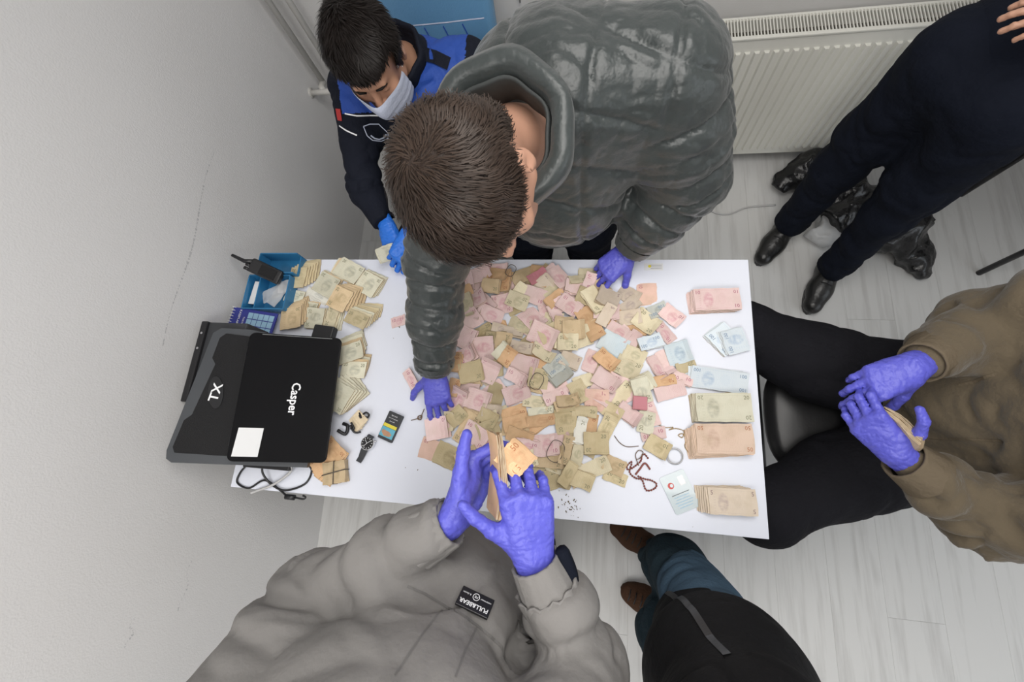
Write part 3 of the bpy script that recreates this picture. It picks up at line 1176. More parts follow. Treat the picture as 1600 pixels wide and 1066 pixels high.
t = thing('stool_chair', 'black padded chair with steel tube legs under the person in khaki', 'chair', (1.97, .36, 0))
rings = [(.0, -.036), (.90, -.036), (.985, -.022), (1.0, .0), (.97, .020), (.88, .034), (.55, .044), (.0, .048)]
sv, sf = [], []
for (sc_, z_) in rings:
    for k in range(48):
        a = 2 * math.pi * k / 48
        ex = 2 / 3.0
        sv.append((.235 * sc_ * math.copysign(abs(math.cos(a)) ** ex, math.cos(a)), .215 * sc_ * math.copysign(abs(math.sin(a)) ** ex, math.sin(a)), .44 + z_))
for i in range(len(rings) - 1):
    for k in range(48):
        k2 = (k + 1) % 48
        sf.append((i * 48 + k, i * 48 + k2, (i + 1) * 48 + k2, (i + 1) * 48 + k))
link('seat', mesh('seat', sv, sf, True), M['leather'], t)
padded('backrest', M['leather'], t, (.27, 0, .78), (.40, .26, .05), frame((0, 1, 0), (.15, 0, 1)), r=.024)
for sy in (-1, 1):
    q = MB()
    q.tube(spline([(-.21, sy * .21, .012), (-.20, sy * .20, .40), (-.15, sy * .19, .405), (.2, sy * .19, .405)], 6), .011, 10)
    q.build('front_leg', M['black'], t, True)
    q = MB()
    q.tube(spline([(.30, sy * .21, .012), (.22, sy * .20, .40), (.26, sy * .19, .6), (.31, sy * .16, .82)], 6), .011, 10)
    q.build('rear_leg', M['black'], t, True)
q = MB()
q.tube([(-.20, -.205, .30), (-.20, .205, .30)], .010, 10)
q.build('stretcher', M['black'], t, True)

t = thing('visitor_chair', 'dark tube-legged chair at the right edge, only one leg in view', 'chair', (3.05, 1.30, 0))
padded('seat', M['leather'], t, (0, 0, .45), (.44, .44, .06), np.eye(3), r=.025)
padded('backrest', M['leather'], t, (.22, 0, .80), (.40, .25, .045), frame((0, 1, 0), (.12, 0, 1)), r=.02)
for sx, sy in ((-1, -1), (-1, 1), (1, -1), (1, 1)):
    q = MB()
    q.tube([(sx * .21, sy * .20 - .0, .0), (sx * .19, sy * .19, .43)] if sx < 0 else [(.22, sy * .20, 0), (.19, sy * .19, .45), (.24, sy * .16, .82)], .012, 10)
    q.build('leg', M['black'], t, True)

# ---------------------------------------------------------------- things at the left end of the desk
def R_plane(x, y):
    return frame(x, y)

# black box file at the wall
t = thing('box_file', 'black box file standing against the wall behind the laptop cooler', 'box', (-.045, .40, ZT))
q = MB()
q.box((.012, -.02, .068), (.150, .26, .136), bev=.004)
q.build('body', M['char'], t)
q = MB()
q.box((-.062, -.02, .072), (.024, .262, .146), bev=.004)
sp = q.build('spine_strip', M['black'], t)
for y in (.02, .07):
    q = MB()
    q.disc((-.062, y, .1449), .004, .001, 10)
    q.build('hole', M['chrome'], sp)

# laptop cooler, tilted up towards the wall
SLO = .36
def plane_z(x):
    return .788 + (.34 - x) * SLO
cx_ = unit((1, .03, -SLO))
t = thing('laptop_cooler', 'charcoal tilted laptop cooling pad with a mesh panel under the laptop', 'laptop stand', (.12, .28, ZT))
def on_pad(x, y, h=0.0):
    n = unit((SLO, 0, 1))
    return V((x - .12, y - .28, plane_z(x) - ZT)) + n * h
def pad_prism(name, pts, h0, h1, m, parent):
    n = len(pts)
    v = [on_pad(p[0], p[1], h0) for p in pts] + [on_pad(p[0], p[1], h1) for p in pts]
    f = [list(range(n))[::-1], list(range(n, 2 * n))] + [[i, (i + 1) % n, n + (i + 1) % n, n + i] for i in range(n)]
    me = mesh(name, v, f)
    return link(name, me, m, parent)
OUT = [(-.055, .072), (.29, .082), (.30, .47), (.055, .488), (-.018, .482), (-.036, .464), (-.074, .105), (-.070, .082)]
OUT = [(p[0], p[1]) for p in OUT][::-1]
pad = pad_prism('body', OUT[::-1], -.030, 0.0, M['chl'], t)
IN = [(.28, .100), (.28, .46), (.0, .466), (-.014, .45), (-.020, .385), (-.008, .367), (-.034, .21), (-.050, .193), (-.060, .115), (-.052, .100)]
pad_prism('mesh_panel', IN, 0.0, .0035, M['grille'], t)
ov = [(.012 + .020 * math.cos(a) - .25 * .035 * math.sin(a), .282 + .048 * math.sin(a)) for a in np.linspace(0, 2 * math.pi, 24, endpoint=False)]
lp = pad_prism('logo_plate', ov, .0035, .0055, M['black'], t)
Rl = frame((-.08, -1, 0), unit((1, 0, -SLO)))
lettering('logo', 'TX', .036, on_pad(.012, .282, .0062), frame((.10, 1, -.03), (-1, .10, SLO)) , M['white'], lp, 1.15, bold=True)
for y in (.12, .44):
    q = MB()
    q.box((-.14, y - .28, .055), (.02, .03, .10))
    q.build('prop_leg', M['char'], t)

# laptop, closed, on the cooler
LX, LY = unit((1, .055, -SLO)), unit((-.07, 1, 0))
RL = frame(LX, LY)
LC = V((.212, .287, plane_z(.212) + .004 + .006))
t = thing('laptop', 'closed glossy black laptop with a blank white sticker on its lid', 'laptop', tuple(LC))
def rrect(w_, h_, r, n=5):
    out = []
    for (sx, sy, a0) in ((1, 1, 0), (-1, 1, 90), (-1, -1, 180), (1, -1, 270)):
        for k in range(n + 1):
            a = math.radians(a0 + 90 * k / n)
            out.append((sx * (w_ / 2 - r) + r * math.cos(a), sy * (h_ / 2 - r) + r * math.sin(a)))
    return out
LW, LH = .272, .388
q = MB()
q.prism(rrect(LW - .006, LH - .006, .016), 0, .013, RL)
q.build('base', M['black'], t)
q = MB()
q.prism(rrect(LW, LH, .018), .0145, .020, RL)
q.prism(rrect(LW - .006, LH - .006, .016), .020, .022, RL)
lid = q.build('lid', M['blackg'], t)
lettering('lettering', 'Casper', .036, RL @ V((.018, -.008, .0224)), RL @ frame((0, -1, 0), (1, 0, 0)), M['white'], lid, .95, bold=True)
q = MB()
q.prism([(-.124, -.180), (-.054, -.180), (-.050, -.098), (-.118, -.098)], .0222, .0226, RL)
q.build('sticker', M['paper'], lid)
q = MB()
q.prism([(-.10, LH / 2 - .0055), (LW / 2 - .03, LH / 2 - .0055), (LW / 2 - .03, LH / 2 - .0035), (-.10, LH / 2 - .0035)], .0222, .0226, RL)
q.build('edge_trim', M['chrome'], lid)
for y in (-.12, .12):
    q = MB()
    q.tube([RL @ V((-LW / 2 + .002, y - .03, .012)), RL @ V((-LW / 2 + .002, y + .03, .012))], .007, 10)
    q.build('hinge', M['black'], t, True)

# cables at the laptop's near side
q = MB()
q.box((.145, .078, ZT + .036), (.16, .022, .022), bev=.003)
hub = tag(q.build('usb_hub', M['black']), 'black usb hub strip at the near edge of the laptop', 'hub')
ZC = ZT + .004
q = MB()
q.tube(spline([(.06, .07, .775), (.03, .045, ZC + .004), (.025, .015, ZC), (.07, .002, ZC), (.12, .03, ZC + .003), (.17, .01, ZC), (.21, -.012, ZC + .001)], 7), .0032, 8)
c1 = q.build('black_cable', M['black'], None, True)
tag(c1, 'black usb cable looping off the near left corner of the desk', 'cable')
q = MB()
q.tube([(.205, -.012, ZC + .002), (.235, -.012, ZC + .002)], .0085, 10)
q.tube(spline([(.235, -.012, ZC + .002), (.265, -.014, ZC + .002), (.272, -.008, ZC + .002), (.262, -.004, ZC + .002)], 4), .003, 8)
q.build('plug', M['black'], c1, True)
q = MB()
q.tube(spline([(.12, .075, .78), (.125, .05, .775), (.15, .02, ZC + .006), (.20, .006, ZC + .003), (.26, .03, ZC), (.275, .07, ZC), (.262, .09, .765)], 7), .0032, 8)
tag(q.build('mouse_cable', M['black'], None, True), 'black cable curving from under the laptop to its right near corner', 'cable')
q = MB()
q.tube(spline([(.225, .085, .79), (.215, .06, .775), (.16, .02, ZC + .012), (.10, -.004, ZC + .002), (.082, -.012, ZC)], 7), .0040, 8)
tag(q.build('white_cable', M['wirewhite'], None, True), 'greyish white cable crossing the black cables beside the laptop', 'cable')
q = MB()
q.tube(spline([(.345, .20, .765), (.37, .19, .758), (.372, .215, .757), (.355, .222, .757)], 5), .0055, 8)
tag(q.build('strap_loop', M['black'], None, True), 'short black cord loop at the right edge of the laptop', 'cord')

# desk calendar
t = thing('desk_calendar', 'blue spiral desk calendar lying beside the blue trays', 'calendar', (-0.028, 0.551, 0.790))
Rc = frame(V((0.059, 0.571, 0.790)) - V((-0.113, 0.590, 0.800)), (0, 1, 0))
q = MB()
q.prism([(-.085, -.06), (.085, -.06), (.085, .035), (-.085, .035)], -.004, 0, Rc)
pg = q.build('page', M['cal_blue'], t)
for r_ in range(3):
    for c_ in range(5):
        q = MB()
        q.prism([(-.022 + c_ * .020, -.045 + r_ * .024), (-.004 + c_ * .020, -.045 + r_ * .024), (-.004 + c_ * .020, -.024 + r_ * .024), (-.022 + c_ * .020, -.024 + r_ * .024)], .0002, .0008, Rc)
        q.build('day_cell', M['cal_pale'], pg)
lettering('heading', 'KASIM-ARALIK', .012, Rc @ V((-.053, -.01, .0008)), Rc @ frame((0, -1, 0), (1, 0, 0)), M['white'], pg)
lettering('heading', 'TAKVIM', .009, Rc @ V((-.034, -.01, .0008)), Rc @ frame((0, -1, 0), (1, 0, 0)), M['white'], pg)
for k in range(9):
    q = MB()
    c = V((-.083, -.05 + k * .0105, 0))
    q.tube([Rc @ (c + V((.006 * math.cos(a), 0, .006 * math.sin(a)))) for a in np.linspace(0, 2 * math.pi, 10, endpoint=False)], .0011, 5, closed=True)
    q.build('spiral_ring', M['white'], t, True)

# blue desk trays
def tray(name, label, x0, x1, y0, y1, z0, z1, wall, divider=None, notch=False):
    t = thing(name, label, 'tray', ((x0 + x1) / 2, (y0 + y1) / 2, z0), 'blue desk trays')
    hx, hy, h = (x1 - x0) / 2, (y1 - y0) / 2, z1 - z0
    q = MB()
    q.box((0, 0, .002), (2 * hx, 2 * hy, .004))
    q.build('bottom', M['blue_tray'], t)
    for (c, s) in (((-hx, 0, h / 2), (wall, 2 * hy, h)), ((hx, 0, h / 2 * (.6 if notch else 1)), (wall, 2 * hy, h * (.6 if notch else 1))), ((0, -hy, h / 2), (2 * hx, wall, h)), ((0, hy, h / 2), (2 * hx, wall, h))):
        q = MB()
        q.box(c, s, bev=.0008)
        q.build('side', M['blue_tray'], t)
    if divider is not None:
        q = MB()
        q.box((divider, 0, h / 2), (wall, 2 * hy, h * .9), bev=.0008)
        q.build('divider', M['blue_tray'], t)
    return t
tray('desk_tray', 'translucent blue plastic tray holding a paper strip and clear bags', -.075, .085, .590, .715, ZT, ZT + .05, .004, -.035)
tray('desk_tray', 'tall translucent blue tray with a walkie-talkie leaning in it', -.045, .10, .722, .795, ZT, ZT + .058, .004, notch=True)
q = MB()
q.box((-.055, .655, ZT + .030), (.022, .085, .003), rotz(-.08))
tag(q.build('paper_strip', M['paper']), 'white paper strip standing in the blue tray', 'paper')
for k, (x, y, a, s) in enumerate(((.005, .655, .5, .075), (.035, .650, 1.1, .085), (.06, .68, .2, .05))):
    v, f = grid2d(s, .045, 8, 6)
    vv = np.array([(p[0], p[1], 0) for p in v])
    z = .012 * vnoise(vv + k, 60, k) + .004 * vnoise(vv, 140, k + 2)
    vv = (rotz(a) @ np.stack([vv[:, 0], vv[:, 1], z], 1).T).T + V((x, y, ZT + .012 + .006 * k))
    tag(link('plastic_sachet', mesh('plastic_sachet', vv, f, True), M['clearbag']), ('crumpled clear sachet at the paper strip in the blue tray', 'long clear sachet lying across the blue tray', 'small clear sachet in the far corner of the blue tray')[k], 'sachet', 'sachets in the tray')

# walkie-talkie
t = thing('walkie_talkie', 'black walkie-talkie with a stubby antenna propped in the blue tray', 'radio', (0.009, 0.730, 0.830))
A0 = V((-0.038, 0.735, 0.845)) - V((0.009, 0.730, 0.830))
A1 = V((0.058, 0.700, 0.800)) - V((0.009, 0.730, 0.830))
Rw = frame(A1 - A0, (0.3, 1, .2))
q = MB()
q.box((A0 + A1) / 2, (np.linalg.norm(A1 - A0) * .95, .050, .032), Rw, bev=.006)
bd = q.build('body', M['black'], t)
q = MB()
q.box((A0 + A1) / 2 + Rw @ V((.01, 0, .017)), (.055, .036, .004), Rw, bev=.001)
q.build('speaker_grille', M['grille'], bd)
q = MB()
an = V((-0.105, 0.762, 0.860)) - V((0.009, 0.730, 0.830))
q.tube([A0 + Rw @ V((.004, .012, 0)), A0 + (an - A0) * .35, an], [.0085, .007, .0055], 10)
q.build('antenna', M['black'], t, True)
for s in (-.005, -.019):
    q = MB()
    q.tube([A0 + Rw @ V((.004, s, .004)), A0 + Rw @ V((-.012, s, .004))], .006, 10)
    q.build('knob', M['black'], t, True)
q = MB()
q.box((.235, .515, ZT + .014), (.075, .055, .028), rotz(-.1), bev=.004)
tag(q.build('power_adapter', M['black']), 'black power adapter block half hidden beneath the fanned notes', 'adapter')

# wristwatch
WO = V((0.452, 0.167, 0.757))
t = thing('wristwatch', 'black wristwatch with a dark dial and black leather strap', 'watch', tuple(WO))
q = MB()
q.disc((0, 0, 0), .0215, .009, 32)
q.build('case', M['chrome'], t, False)
q = MB()
q.disc((0, 0, .009), .0195, .0015, 32)
dl = q.build('dial', M['black'], t)
for k in range(12):
    a = k * math.pi / 6
    q = MB()
    q.box((.0155 * math.cos(a), .0155 * math.sin(a), .0108), (.004, .0012, .0006), rotz(a))
    q.build('hour_mark', M['white'], dl)
for a, l in ((2.2, .012), (.6, .016), (3.9, .015)):
    q = MB()
    q.box((l / 2 * math.cos(a), l / 2 * math.sin(a), .0113), (l, .0011, .0006), rotz(a))
    q.build('hand', M['white'], dl)
q = MB()
q.tube([(.019, .006, .0045), (.026, .008, .0045)], .003, 8)
q.build('crown', M['chrome'], t, True)
sd = unit(V((0.433, 0.117, 0.757)) - WO)
for sgn, pts in ((1, [(.016, .006), (.03, .004), (.048, .0), (.062, .002)]), (-1, [(.014, .007), (.022, .010), (.026, .004)])):
    v = []
    for (l, h) in pts:
        sw = .0105 if l < .04 else .0088
        c = sd * l * sgn
        nrm = V((-sd[1], sd[0], 0))
        for s in (-1, 1):
            v.append(c + nrm * sw * s + V((0, 0, h)))
        for s in (-1, 1):
            v.append(c + nrm * sw * s + V((0, 0, h + .003)))
    f = []
    for i in range(len(pts) - 1):
        a, b_ = 4 * i, 4 * i + 4
        f += [(a + 2, a + 3, b_ + 3, b_ + 2), (a, b_, b_ + 1, a + 1), (a, a + 2, b_ + 2, b_), (a + 1, b_ + 1, b_ + 3, a + 3)]
    e = 4 * (len(pts) - 1)
    f += [(e, e + 2, e + 3, e + 1)]
    link('strap', mesh('strap', v, f), M['char'], t)

# cigarette packet
CP = V((0.518, 0.222, 0.757))
t = thing('cigarette_packet', 'small dark printed packet with a yellow stripe and picture by the watch', 'packet', tuple(CP))
Rp = frame(V((0.504, 0.176, 0.757)) - V((0.532, 0.261, 0.757)), (1, 0.4, 0))
q = MB()
q.box((0, 0, 0), (.088, .050, .014), Rp, bev=.002)
bx = q.build('box', M['char'], t)
q = MB()
q.box(Rp @ V((-.001, 0, .0073)), (.010, .046, .0006), Rp)
q.build('yellow_stripe', M['yellow'], bx)
q = MB()
q.box(Rp @ V((.020, 0, .0073)), (.030, .046, .0006), Rp)
q.build('picture', M['sky_print'], bx)
q = MB()
q.prism([(.014, -.018), (.022, -.020), (.032, -.008), (.030, .012), (.022, .017), (.016, .006)], .0077, .0080, Rp)
q.build('picture_figure', M['flesh_print'], bx)
for k, s in enumerate(('Sigara içmek', 'size ve çevrenizdekilere', 'zarar verir')):
    lettering('print', s, .0056 if k != 1 else .0045, Rp @ V((-.034 + .009 * k, -.000, .0074)), Rp @ frame((0, 1, 0), (-1, 0, 0)), M['white'], bx, .75)

# cream trinket pouch with cords
PO = V((0.411, 0.230, 0.757))
t = thing('cord_pouch', 'small cream folded pouch tied with black cords near the watch', 'pouch', tuple(PO))
Rq = rotz(.6)
for k in range(4):
    q = MB()
    q.box(Rq @ V((-.012 + .008 * k, .002 * k, .004 + .003 * k)), (.030, .048, .006), Rq @ rotz(.1 * k), bev=.002)
    q.build('fold', M['cream'], t)
for pts in ([(.012, .022, .012), (.024, .030, .016), (.033, .024, .012), (.028, .016, .008), (.016, .018, .014)], [(.002, .028, .014), (.012, .012, .020), (.004, .020, .016)], [(-.022, -.012, .016), (-.010, -.030, .012), (.0, -.034, .008), (.012, -.030, .006)], [(-.018, -.004, .020), (-.006, -.022, .018), (-.018, -.022, .016)]):
    q = MB()
    q.tube(spline(pts, 5), .0032, 7)
    q.build('cord', M['black'], t, True)

# ---------------------------------------------------------------- banknotes
def sheet(L, W, th, u0, u1, bend, seed, num=None, nx=7, ny=4, twist=0.0, curl=0.0, corners=((1, 1), (-1, -1))):
    """one folded note as a thin bent slab; returns verts, faces, material index, uvs per loop"""
    r = random.Random(seed)
    ph, ph2 = r.uniform(0, 6), r.uniform(0, 6)
    rough = [r.uniform(-1, 1) * .0012 for _ in range(4)]
    def zf(x, y):
        a, c = 2 * x / L, 2 * y / W
        return (bend * a * a + twist * a * c + curl * max(0, a) ** 3 + .0011 * math.sin(3.1 * a + ph) * math.cos(2 * c + ph2)
                + rough[(a > 0) * 2 + (c > 0)] * abs(a * c))
    def edge(i, j):
        x = -L / 2 + L * i / nx
        y = -W / 2 + W * j / ny
        x += .0010 * math.sin(5 * j + seed) * (i in (0, nx))
        y += .0009 * math.sin(4 * i + seed * 2) * (j in (0, ny))
        if i in (0, nx) and j in (0, ny):
            x *= 1 - .014 * r.random()
            y *= 1 - .014 * r.random()
        return x, y
    v, f, m, uv = [], [], [], []
    for lvl in (1, 0):
        for j in range(ny + 1):
            for i in range(nx + 1):
                x, y = edge(i, j)
                v.append((x, y, zf(x, y) + th * lvl))
    def id_(l, i, j):
        return (0 if l else (nx + 1) * (ny + 1)) + j * (nx + 1) + i
    def uvp(i, j):
        return (u0 + (u1 - u0) * i / nx, j / ny)
    for j in range(ny):
        for i in range(nx):
            f.append((id_(1, i, j), id_(1, i + 1, j), id_(1, i + 1, j + 1), id_(1, i, j + 1)))
            uv += [uvp(i, j), uvp(i + 1, j), uvp(i + 1, j + 1), uvp(i, j + 1)]
            f.append((id_(0, i, j + 1), id_(0, i + 1, j + 1), id_(0, i + 1, j), id_(0, i, j)))
            uv += [(.9, .5)] * 4
    rim = [(i, 0) for i in range(nx)] + [(nx, j) for j in range(ny)] + [(i, ny) for i in range(nx, 0, -1)] + [(0, j) for j in range(ny, 0, -1)]
    for k in range(len(rim)):
        a, c = rim[k], rim[(k + 1) % len(rim)]
        f.append((id_(0, *a), id_(0, *c), id_(1, *c), id_(1, *a)))
        uv += [(.9, .5)] * 4
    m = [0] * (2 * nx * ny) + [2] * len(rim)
    if num:
        for (sx, sy) in corners:
            sz = .0155 if len(num) < 3 else .0140
            gv, gf = glyph(num, sz)
            hw = gv[:, 0].max()
            ox, oy = sx * (L / 2 - hw - .006), sy * (W / 2 - .012)
            b0 = len(v)
            rot = r.choice((1, 1, -1))
            for p in gv:
                x, y = ox + p[0] * rot, oy + p[1] * rot
                v.append((x, y, zf(x, y) + th + .0006))
            for g in gf:
                f.append(tuple(b0 + q_ for q_ in g))
                uv += [(.9, .5)] * len(g)
                m.append(1)
    return v, f, m, uv

def sheets_mesh(name, parts, mats):
    v, f, m, uv = [], [], [], []
    for (sv, sf, sm, su), M4 in parts:
        b0 = len(v)
        v += [tuple(M4 @ Vector(p)) for p in sv]
        f += [tuple(b0 + i for i in g) for g in sf]
        m += sm
        uv += su
    me = mesh(name, v, f, False, m)
    lay = me.uv_layers.new(name='UVMap')
    lay.data.foreach_set('uv', [c for p in uv for c in p])
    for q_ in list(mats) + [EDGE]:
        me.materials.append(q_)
    return me

COLN = {'10': 'pink', '10o': 'salmon', '10d': 'crimson', '20': 'cream-green', '20o': 'dark olive', '20b': 'brownish', '20y': 'yellow-olive', '20p': 'pale grey-green',
        '5': 'grey-beige', '50': 'orange', '50p': 'pale brown', '100': 'blue', '100p': 'pale blue', '100g': 'grey-blue', 'w': 'whitish'}

# height map of the desk so that notes rest on one another
GX, GY, GS = -.2, -.1, .008
HM = np.zeros((240, 130))
def footprint(x, y, a, L, W):
    n1, n2 = max(2, int(L / GS)), max(2, int(W / GS))
    u = (np.arange(n1) + .5) / n1 * L - L / 2
    w_ = (np.arange(n2) + .5) / n2 * W - W / 2
    U_, W_ = np.meshgrid(u, w_, indexing='ij')
    X = x + U_ * math.cos(a) - W_ * math.sin(a)
    Y = y + U_ * math.sin(a) + W_ * math.cos(a)
    I = np.clip(((X - GX) / GS).astype(int), 0, 239)
    J = np.clip(((Y - GY) / GS).astype(int), 0, 129)
    return U_.ravel(), W_.ravel(), I.ravel(), J.ravel()

HEAP = [
 (0.697,0.701,17,0.089,0.072,'10'), (0.705,0.668,22,0.074,0.052,'50'), (0.760,0.702,33,0.087,0.067,'10'), (0.812,0.758,1,0.076,0.043,'10'),
 (0.752,0.737,24,0.083,0.062,'10'), (0.834,0.707,-5,0.074,0.069,'50'), (0.824,0.733,-12,0.076,0.051,'50'), (0.805,0.694,-8,0.067,0.044,'20b'),
 (0.904,0.733,31,0.082,0.056,'20b'), (1.009,0.734,-45,0.081,0.048,'10'), (0.952,0.729,33,0.064,0.037,'10d'), (0.972,0.701,41,0.068,0.050,'5'),
 (1.003,0.681,38,0.063,0.045,'20'), (0.898,0.666,55,0.072,0.055,'20'), (0.945,0.665,-15,0.073,0.053,'10'), (1.013,0.655,41,0.068,0.040,'50'),
 (1.046,0.691,-78,0.072,0.046,'10'), (1.046,0.646,33,0.054,0.048,'10'), (0.758,0.644,28,0.064,0.057,'10'), (0.719,0.623,17,0.070,0.071,'20'),
 (0.840,0.636,7,0.070,0.064,'10'), (0.891,0.644,-20,0.070,0.049,'20'), (0.747,0.578,31,0.068,0.059,'10'), (0.806,0.597,-19,0.084,0.049,'10'),
 (0.784,0.539,33,0.075,0.045,'20o'), (0.832,0.523,2,0.068,0.039,'20o'), (0.864,0.544,-8,0.102,0.028,'5'), (0.939,0.552,-29,0.073,0.047,'10'),
 (0.905,0.569,-19,0.077,0.042,'20'), (0.943,0.587,-46,0.087,0.063,'10'), (1.017,0.602,-64,0.064,0.037,'10'), (1.041,0.568,1,0.052,0.048,'20b'),
 (0.982,0.528,-24,0.091,0.071,'10'), (1.045,0.513,2,0.048,0.042,'20'), (0.694,0.563,-18,0.073,0.044,'20'), (0.716,0.524,-22,0.094,0.072,'10'),
 (0.855,0.507,85,0.064,0.048,'20b'), (0.793,0.483,5,0.072,0.074,'10'), (0.744,0.460,29,0.063,0.053,'10'), (0.919,0.487,-13,0.075,0.036,'5'),
 (0.855,0.475,48,0.054,0.040,'20p'), (0.704,0.437,-2,0.056,0.059,'50'), (0.875,0.461,59,0.062,0.040,'50'), (0.926,0.433,-13,0.082,0.066,'10'),
 (0.981,0.473,-29,0.074,0.040,'20'), (0.816,0.412,-22,0.064,0.070,'10'), (0.762,0.406,15,0.075,0.063,'20o'), (0.973,0.395,83,0.060,0.061,'20y'),
 (1.040,0.406,41,0.068,0.044,'100g'), (1.023,0.435,41,0.069,0.045,'100g'), (1.020,0.727,-51,0.081,0.055,'10'), (1.071,0.691,-10,0.067,0.044,'10'),
 (1.083,0.718,17,0.062,0.032,'20'), (1.116,0.710,73,0.058,0.033,'10'), (1.057,0.633,-31,0.071,0.051,'10'), (1.113,0.661,-20,0.066,0.052,'20o'),
 (1.134,0.648,-56,0.086,0.046,'20'), (1.241,0.676,-32,0.068,0.051,'5'), (1.174,0.653,-20,0.069,0.065,'5'), (1.296,0.681,1,0.060,0.072,'10o'),
 (1.171,0.601,63,0.072,0.036,'5'), (1.241,0.637,43,0.074,0.041,'5'), (1.123,0.574,-60,0.113,0.053,'50'), (1.059,0.564,9,0.073,0.043,'20b'),
 (1.072,0.549,7,0.066,0.059,'20b'), (1.057,0.511,2,0.064,0.050,'20'), (1.237,0.598,12,0.079,0.047,'5'), (1.327,0.625,22,0.051,0.041,'100g'),
 (1.292,0.587,-37,0.074,0.062,'20'), (1.368,0.609,-41,0.069,0.050,'10'), (1.210,0.551,-31,0.074,0.042,'10'), (1.253,0.528,63,0.061,0.034,'10'),
 (1.195,0.511,-30,0.086,0.062,'100'), (1.302,0.521,18,0.072,0.040,'100p'), (1.348,0.555,-53,0.069,0.035,'10'), (1.346,0.462,-62,0.076,0.028,'10'),
 (1.324,0.446,-61,0.075,0.027,'10'), (1.405,0.453,18,0.052,0.031,'20y'), (1.384,0.492,18,0.068,0.066,'100'), (1.067,0.456,-18,0.063,0.045,'5'),
 (1.130,0.458,72,0.069,0.042,'10'), (1.173,0.460,-40,0.070,0.048,'50'), (1.257,0.483,-20,0.065,0.040,'20'), (1.238,0.442,-24,0.076,0.060,'20'),
 (1.178,0.404,-29,0.075,0.052,'10'), (1.109,0.393,23,0.059,0.039,'20'), (1.279,0.405,23,0.061,0.036,'20'), (0.563,0.376,-53,0.066,0.029,'10'),
 (0.726,0.310,65,0.091,0.055,'10'), (0.713,0.354,80,0.057,0.041,'50'), (0.843,0.340,75,0.072,0.053,'20o'), (0.792,0.319,-14,0.071,0.061,'10'),
 (0.835,0.292,-2,0.057,0.036,'5'), (0.853,0.277,23,0.072,0.035,'20'), (0.908,0.347,23,0.080,0.052,'10'), (0.908,0.396,-27,0.070,0.038,'10'),
 (0.969,0.323,-7,0.079,0.036,'20'), (1.059,0.320,18,0.070,0.031,'20b'), (1.027,0.342,25,0.074,0.031,'10'), (0.904,0.288,23,0.076,0.039,'50'),
 (0.914,0.257,18,0.075,0.043,'50'), (0.987,0.293,11,0.078,0.033,'20p'), (0.988,0.270,11,0.086,0.033,'50'), (0.829,0.268,-25,0.061,0.042,'20o'),
 (0.832,0.233,23,0.067,0.054,'20o'), (0.764,0.233,64,0.100,0.050,'20b'), (0.796,0.215,-29,0.081,0.062,'10'), (0.708,0.253,86,0.055,0.033,'20'),
 (0.671,0.227,13,0.078,0.067,'10'), (0.731,0.266,43,0.059,0.045,'20o'), (0.656,0.163,-14,0.070,0.061,'10o'), (0.712,0.148,-19,0.086,0.066,'20o'),
 (0.772,0.153,33,0.071,0.036,'20b'), (0.776,0.115,74,0.070,0.052,'20p'), (0.826,0.134,-53,0.065,0.034,'20'), (0.929,0.220,-16,0.078,0.042,'50'),
 (0.950,0.195,-6,0.069,0.037,'10'), (1.020,0.167,-1,0.083,0.064,'20b'), (1.007,0.199,9,0.073,0.063,'10'), (1.048,0.217,19,0.053,0.032,'10'),
 (0.963,0.163,-66,0.059,0.036,'20'), (1.016,0.101,24,0.072,0.056,'20o'), (1.071,0.116,72,0.065,0.035,'20o'), (1.065,0.328,13,0.063,0.035,'20b'),
 (1.063,0.272,11,0.063,0.072,'20o'), (1.096,0.361,-59,0.069,0.047,'20y'), (1.174,0.396,-28,0.076,0.047,'10'), (1.148,0.338,0,0.068,0.065,'10o'),
 (1.221,0.360,48,0.085,0.041,'20'), (1.279,0.393,33,0.064,0.049,'20p'), (1.275,0.374,-71,0.075,0.049,'20p'), (1.338,0.404,13,0.067,0.030,'50'),
 (1.356,0.378,18,0.085,0.045,'10'), (1.393,0.414,-19,0.050,0.032,'10'), (1.242,0.304,-34,0.069,0.042,'10'), (1.300,0.307,-71,0.073,0.045,'10'),
 (1.310,0.252,14,0.069,0.033,'10'), (1.320,0.217,-27,0.065,0.048,'20y'), (1.289,0.282,82,0.060,0.044,'20p'), (1.115,0.304,-2,0.072,0.030,'20y'),
 (1.194,0.308,-27,0.059,0.042,'20y'), (1.176,0.255,67,0.090,0.041,'20y'), (1.135,0.256,82,0.083,0.032,'50'), (1.104,0.245,80,0.075,0.031,'w'),
 (1.096,0.180,81,0.059,0.033,'20'), (1.066,0.188,77,0.081,0.029,'20b'), (1.147,0.216,3,0.070,0.062,'20o'), (1.207,0.124,-16,0.063,0.034,'20y'),
 (1.203,0.155,-21,0.060,0.044,'20b'), (1.145,0.144,28,0.093,0.045,'20'), (1.102,0.115,-15,0.083,0.047,'20y'), (1.073,0.124,62,0.069,0.032,'20o'),
]
# notes underneath, seen between the ones on top
fill = random.Random(21)
UNDER = []
for k in range(56):
    for _ in range(40):
        x, y = fill.uniform(.74, 1.27), fill.uniform(.11, .74)
        e = ((x - 1.0) / .29) ** 2 + ((y - .44) / .34) ** 2
        if e < 1 and not (x > 1.17 and y < .32):
            break
    UNDER.append((x, y, fill.uniform(-90, 90), fill.uniform(.066, .085), fill.uniform(.05, .064), fill.choice(['10', '10', '20b', '20', '20o', '20y', '5', '50'])))

